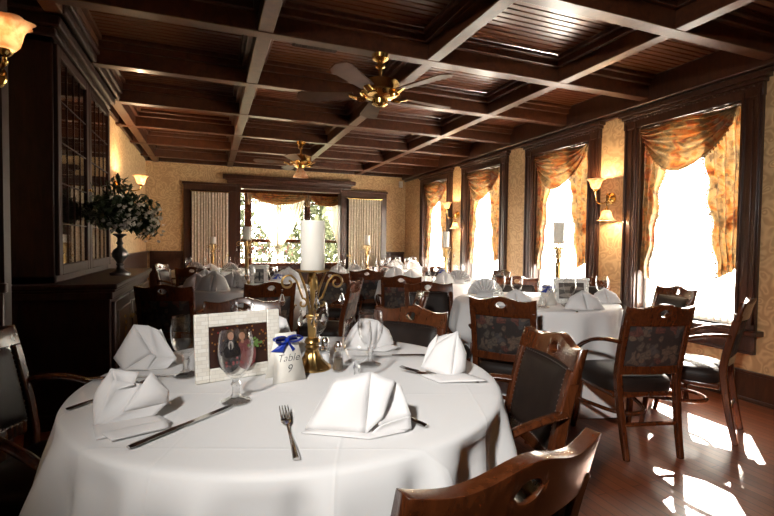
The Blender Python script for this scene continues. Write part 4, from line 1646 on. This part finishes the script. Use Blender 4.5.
# candle stands -----------------------------------------------------
def candle_stand(k, x, y, h, hc, rz, lab_s, lab_c):
    """h: height of the plate, hc: candle height"""
    t = thing('candle_stand', lab_s, 'candle holder', (x, y, TZ), rz, 'brass candle stands')
    B = M['oldbrass']
    MB().lathe([(0, 0), (.066, 0), (.068, .004), (.064, .010), (.052, .018), (.036, .034), (.026, .052), (.021, .068), (.026, .076), (.021, .084), (.028, .094), (.024, .104), (.016, .110), (0, .110)], 40, rf=lambda a, kk: 1 + (.05 * sin(16 * a) if 3 <= kk <= 6 else 0)).build('base', B, t)
    ct = h - .155
    m = MB()
    for (z0, z1, w0, w1) in [(.108, ct - .01, .013, .016), (ct - .01, ct, .02, .02)]:
        m.add([(sx * w0, sy * w0, z0) for sx, sy in ((-1, -1), (1, -1), (1, 1), (-1, 1))] + [(sx * w1, sy * w1, z1) for sx, sy in ((-1, -1), (1, -1), (1, 1), (-1, 1))],
              [(3, 2, 1, 0), (4, 5, 6, 7), (0, 1, 5, 4), (1, 2, 6, 5), (2, 3, 7, 6), (3, 0, 4, 7)])
    m.tube([(0, 0, ct), (0, 0, h)], .007, 8)
    m.build('column', B, t, bev=.003)
    for q in range(4):
        R = Matrix.Rotation(q * pi / 2 + .3, 4, 'Z')
        a = MB()
        low = []
        for i in range(14):   # lower curl
            th = pi * 2.3 - i * pi * 1.8 / 13
            r = .005 + .013 * i / 13
            low.append((.034 + r * cos(th), 0, ct + .040 + r * sin(th)))
        up = []
        for i in range(18):
            th = pi * .62 - i * pi * 2.05 / 17
            r = .027 - .020 * i / 17
            up.append((.084 + r * cos(th), 0, ct + .112 + r * sin(th)))
        stem = smooth_path([low[-1], (.044, 0, ct + .085), (.056, 0, ct + .118), up[0]], 6)
        a.tube(low + stem[1:] + up[1:], .0038, 7, T=R)
        a.tube(smooth_path([(.008, 0, ct - .005), (.014, 0, ct + .04), (.024, 0, ct + .09), (.046, 0, h - .005)], 6), .0042, 7, T=R)
        a.build('scroll_arm', B, t)
        for (rr, zz) in [(.104, ct + .092), (.040, ct + .020)]:
            c = MB()
            T_ = R @ Matrix.Translation((rr, 0, zz))
            c.lathe([(0, 0), (.004, -.004), (.004, -.009), (0, -.013)], 8, T=T_)
            c.lathe([(0, -.014), (.004, -.02), (.0115, -.046), (.008, -.055), (0, -.064)], 6, T=T_)
            c.build('crystal_drop', M['crystal'], t, angle=10)
    MB().lathe([(0, h - .008), (.03, h - .008), (.058, h - .003), (.062, h + .003), (.058, h + .002), (.045, h), (0, h)], 32).build('drip_plate', B, t)
    c = thing('pillar_candle', lab_c, 'candle', (x, y, TZ + h + .001), 0, 'white pillar candles')
    MB().lathe([(0, 0), (.0405, 0), (.042, .002), (.042, hc - .004), (.0405, hc), (.034, hc - .001), (.020, hc - .008), (0, hc - .009)], 40).build('wax', M['wax'], c)
    MB().tube([(0, 0, hc - .012), (.001, 0, hc), (.004, 0, hc + .008)], .0012, 6).build('wick', M['wick'], c)
    return t


candle_stand(1, .335, 1.585, .345, .172, -.37, 'brass scroll candle stand with crystal drops on the large front table', 'large white pillar candle on the front table')
candle_stand(2, 2.63, 2.95, .46, .160, .2, 'tall brass candle stand with crystal drops on the table by the nearest windows', 'white pillar candle in front of the second window')
candle_stand(3, 2.70, 4.98, .40, .19, .5, 'brass candle stand before the last window, beside a blue-bow card', 'white pillar candle in front of the farther double wall lamp')
candle_stand(4, .34, 4.75, .46, .13, .1, 'brass candle stand in front of the side bay window', 'tan-lit pillar candle beside the side bay window')
candle_stand(5, 2.27, 6.72, .41, .15, .4, 'brass candle stand in front of the right lace curtain', 'pillar candle in front of the right lace curtain')
candle_stand(7, .04, 7.55, .40, .11, .7, 'brass candle stand in front of the left lace curtain', 'pillar candle in front of the left lace curtain')


# photo frames --------------------------------------------------------
def photo_print(mb_T, w, h, kind):
    """a small print: flat shapes, front faces -y"""
    m = MB()
    m.add([(-w, 0, -h), (w, 0, -h), (w, 0, h), (-w, 0, h)], [(0, 1, 2, 3)], 0, mb_T)
    lay = [0]

    def ell(cx, cz, rx, rz, mat, n=18):
        lay[0] += 1
        y = -.0003 * lay[0]
        m.add([(cx * w + rx * w * cos(2 * pi * i / n), y, cz * h + rz * h * sin(2 * pi * i / n)) for i in range(n)], [tuple(range(n))], mat, mb_T)
    if kind == 'couple':
        rr = random.Random(5)
        for _ in range(60):
            ell(rr.uniform(-.95, .95), rr.uniform(-.4, .95), .03, .05, rr.choice([5, 5, 6]), 6)
        ell(.16, -.45, .36, .75, 8)
        ell(-.40, -.45, .40, .82, 1)
        ell(-.34, .05, .09, .22, 7)
        ell(-.345, -.02, .03, .20, 1)
        ell(-.36, .58, .145, .24, 3)
        ell(.06, .50, .17, .30, 3)
        ell(-.34, .50, .105, .20, 2)
        ell(.04, .46, .105, .19, 2)
        ell(.05, .20, .05, .10, 2)
        for _ in range(26):
            ell(.44 + rr.gauss(0, .09), .10 + rr.gauss(0, .13), .05, .07, rr.choice([4, 4, 4, 7]), 7)
        for _ in range(20):
            ell(rr.uniform(-.55, .45), rr.uniform(-.95, -.55), .04, .06, rr.choice([6, 6, 8]), 7)
        mats = [M['photodark'], M['photoblack'], M['photoskin'], M['photohair'], M['photogreen'], M['photogold'], M['photored'], M['photolight'], M['photoplum']]
    else:
        ell(0, .3, 1.0, .25, 1)
        ell(0, -.6, .98, .3, 2)
        ell(.1, -.05, .22, .62, 3)
        ell(.02, .35, .10, .2, 3)
        ell(.22, .4, .09, .18, 3)
        mats = [M['photogrey'], M['photolight'], M['photolight'], M['photoblack']]
    return m, mats


for nm, c in [('photodark', (.035, .012, .008)), ('photoblack', (.01, .009, .01)), ('photoskin', (.36, .19, .12)), ('photohair', (.06, .035, .02)), ('photogreen', (.12, .2, .05)), ('photogold', (.25, .12, .03)), ('photored', (.25, .03, .03)), ('photoplum', (.16, .05, .05)), ('photogrey', (.10, .09, .085)), ('photolight', (.32, .29, .26))]:
    M[nm] = plain('print_' + nm, c, .3)


def frame(x, y, rz, w, h, bw, lean, mat, kind, label, ornate=False):
    t = thing('photo_frame', label, 'photo frame', (x, y, TZ), rz, 'framed photos')
    L = Matrix.Rotation(-lean, 4, 'X')
    m = MB()
    for a, b in [((-w, -.008, 0), (-w + bw, .010, 2 * h)), ((w - bw, -.008, 0), (w, .010, 2 * h)), ((-w + bw, -.008, 0), (w - bw, .010, bw)), ((-w + bw, -.008, 2 * h - bw), (w - bw, .010, 2 * h))]:
        m.box(a, b, T=L)
    m.build('frame_border', mat, t, bev=.003)
    if ornate:
        o = MB()
        n = 46
        per = []
        for i in range(12):
            per += [(-w + 2 * w * i / 11, bw * .3), (-w + 2 * w * i / 11, 2 * h - bw * .3)]
        for i in range(1, 7):
            per += [(-w + bw * .3, 2 * h * i / 7), (w - bw * .3, 2 * h * i / 7)]
        for i, (px, pz) in enumerate(per):
            r = .012 + .006 * (i % 3 == 0)
            o.lathe([(0, -.012), (r * .6, -.009), (r, 0), (r * .6, .009), (0, .012)], 8, T=L @ Matrix.Translation((px, -.006, max(pz, r + .001))) @ Matrix.Rotation(pi / 2, 4, 'X'))
        o.build('scrollwork', mat, t)
    p, mats = photo_print(L @ Matrix.Translation((0, -.003, h)), w - bw, h - bw, kind)
    p.build('photo_print', mats, t, recalc=False)
    MB().box((-w + .01, .006, .005), (w - .01, .012, 2 * h - .005), T=L).box((-.02, .008, .0), (.02, .012, 2 * h * .8), T=Matrix.Translation((0, .10, 0)) @ Matrix.Rotation(.35, 4, 'X')).build('easel_back', M['photoblack'], t)
    return t


frame(.09, 1.545, atan2(.06, .263), .136, .107, .042, .10, M['pearl'], 'couple', 'pearl-tiled white photo frame with a couple on the large front table')
frame(2.58, 2.74, -.30, .135, .095, .035, .12, M['white'], 'dark', 'ornate white frame with a dark photo on the table by the nearest windows', True)
frame(.44, 4.55, -.05, .085, .11, .04, .12, M['white'], 'dark', 'ornate white photo frame on the left-hand table beside the candle stand', True)


# table cards with a blue bow ------------------------------------------
def bow_mesh():
    m = MB()

    def loop(s):
        def f(u, v):
            a = u * pi * 2
            r = .030
            x = s * (.020 - .020 * cos(a))
            z = .012 * sin(a) * (1 + .2 * cos(a))
            return (x, -.006 * sin(a / 2) + (v - .5) * .016, z + .006 * (x / .04 if s > 0 else -x / .04) * .5)
        return f
    for s in (-1, 1):
        m.grid(loop(s), 16, 2)
    for s in (-1, 1):
        quad(m, (0, -.005, 0), (0, .004, -.004), (s * .035 - .012, .0, -.042), (s * .035 - .022 * s, -.005, -.048), .004)
    m.lathe([(0, -.007), (.006, -.005), (.007, 0), (.006, .005), (0, .007)], 10)
    return m


def table_card(x, y, rz, label, text, s=1.0):
    t = thing('table_card', label, 'table card', (x, y, TZ), rz, 'tented table cards')
    t.scale = (s, s, s)
    b, tp, h = .056, .034, .150
    lean = .22

    def P(u, z, side):
        w = b + (tp - b) * z / h
        return (u * w, side * (.036 * (1 - z / h) + .0008), z)
    m = MB()
    for side in (-1, 1):
        m.add([P(-1, 0, side), P(1, 0, side), P(1, h, side), P(-1, h, side)], [(0, 1, 2, 3)])
    m.build('card', M['ivory'], t, recalc=False, solid=.0012)
    ribbon = MB().sweep([P(-1, .128, -1), P(1, .128, -1)], rect(.008, .002), (0, 0, 1))
    ribbon.build('ribbon', M['ribbon'], t)
    bo = bow_mesh().build('bow', M['ribbon'], t, recalc=False, solid=.0012)
    bo.location = (0.0, P(0, .132, -1)[1] - .009, .132)
    bo.scale = (1.2, 1.1, .85)
    if text:
        ang = pi / 2 - atan2(.036, h)
        for tx, sz, zz in (('Table', .034, .062), ('9', .036, .028)):
            cu = bpy.data.curves.new('lettering', 'FONT')
            cu.body = tx
            cu.size = sz
            cu.shear = .35
            cu.align_x = 'CENTER'
            cu.extrude = .0002
            cu.offset = -.0006
            cu.materials.append(M['ink'])
            o = bpy.data.objects.new('lettering', cu)
            me = bpy.data.meshes.new_from_object(o)
            bpy.data.objects.remove(o)
            o = bpy.data.objects.new('lettering', me)
            COL.objects.link(o)
            o.parent = t
            o.location = (0, P(0, zz, -1)[1] - .0012, zz)
            o.rotation_euler = (pi / 2 - (pi / 2 - ang) , 0, 0)
    return t


table_card(.228, 1.487, .22, 'ivory tent card with blue bow reading Table 9 beside the pearl frame', True)
table_card(2.33, 2.72, -.4, 'tent card with blue bow left of the ornate white photo frame', False)
table_card(2.56, 4.80, -.45, 'tent card with blue bow on the table before the third window', False)
table_card(.60, 4.40, -.1, 'tent card with blue bow on the left-hand table below the bay window', False)


# shakers -----------------------------------------------------------------
def shaker(x, y, fill, label):
    t = thing('shaker', label, 'shaker', (x, y, TZ), .2, 'salt and pepper')
    MB().lathe([(0, 0), (.021, 0), (.0225, .004), (.019, .03), (.015, .06), (.013, .072), (.012, .072), (.0135, .06), (.0175, .03), (.019, .006), (0, .005)], 10).build('glass_body', M['glass'], t, angle=20)
    MB().lathe([(0, .0055), (.0185, .006), (.0165, .03), (.0145, .044), (0, .044)], 10).build('filling', fill, t)
    MB().lathe([(.0125, .070), (.014, .072), (.014, .086), (.012, .095), (.007, .102), (0, .104)], 16).build('cap', M['steel'], t)


shaker(.412, 1.520, M['pepper'], 'glass pepper shaker with metal cap by the candle stand foot')
shaker(.385, 1.600, M['salt'], 'clear glass salt shaker half hidden behind the pepper shaker')

# ------------------------------------------------------------------ light
w = bpy.data.worlds.new('daylight')
SC.world = w
w.use_nodes = True
bg = w.node_tree.nodes['Background']
bg.inputs['Color'].default_value = (1, .91, .79, 1)
bg.inputs['Strength'].default_value = 20.0

sd = bpy.data.lights.new('sun', 'SUN')
sd.energy = 85
sd.angle = radians(.6)
sd.color = (1, .92, .80)
so = bpy.data.objects.new('sun', sd)
COL.objects.link(so)
dirv = V((-1, -.8, -.9)).normalized()
so.rotation_euler = dirv.to_track_quat('-Z', 'Y').to_euler()

fd = bpy.data.lights.new('photographers_flash', 'SPOT')
fd.energy = 265
fd.shadow_soft_size = .09
fd.spot_size = radians(74)
fd.spot_blend = 1.0
fd.color = (1, .96, .91)
fo = bpy.data.objects.new('photographers_flash', fd)
COL.objects.link(fo)
fo.location = (-.90, -.45, 2.3)
fo.rotation_euler = (V((2.2, 2.6, .85)) - V(fo.location)).to_track_quat('-Z', 'Y').to_euler()
SC.cycles.max_bounces = 10
SC.cycles.transparent_max_bounces = 24
SC.cycles.caustics_reflective = False
SC.cycles.caustics_refractive = False
SC.cycles.sample_clamp_indirect = 6
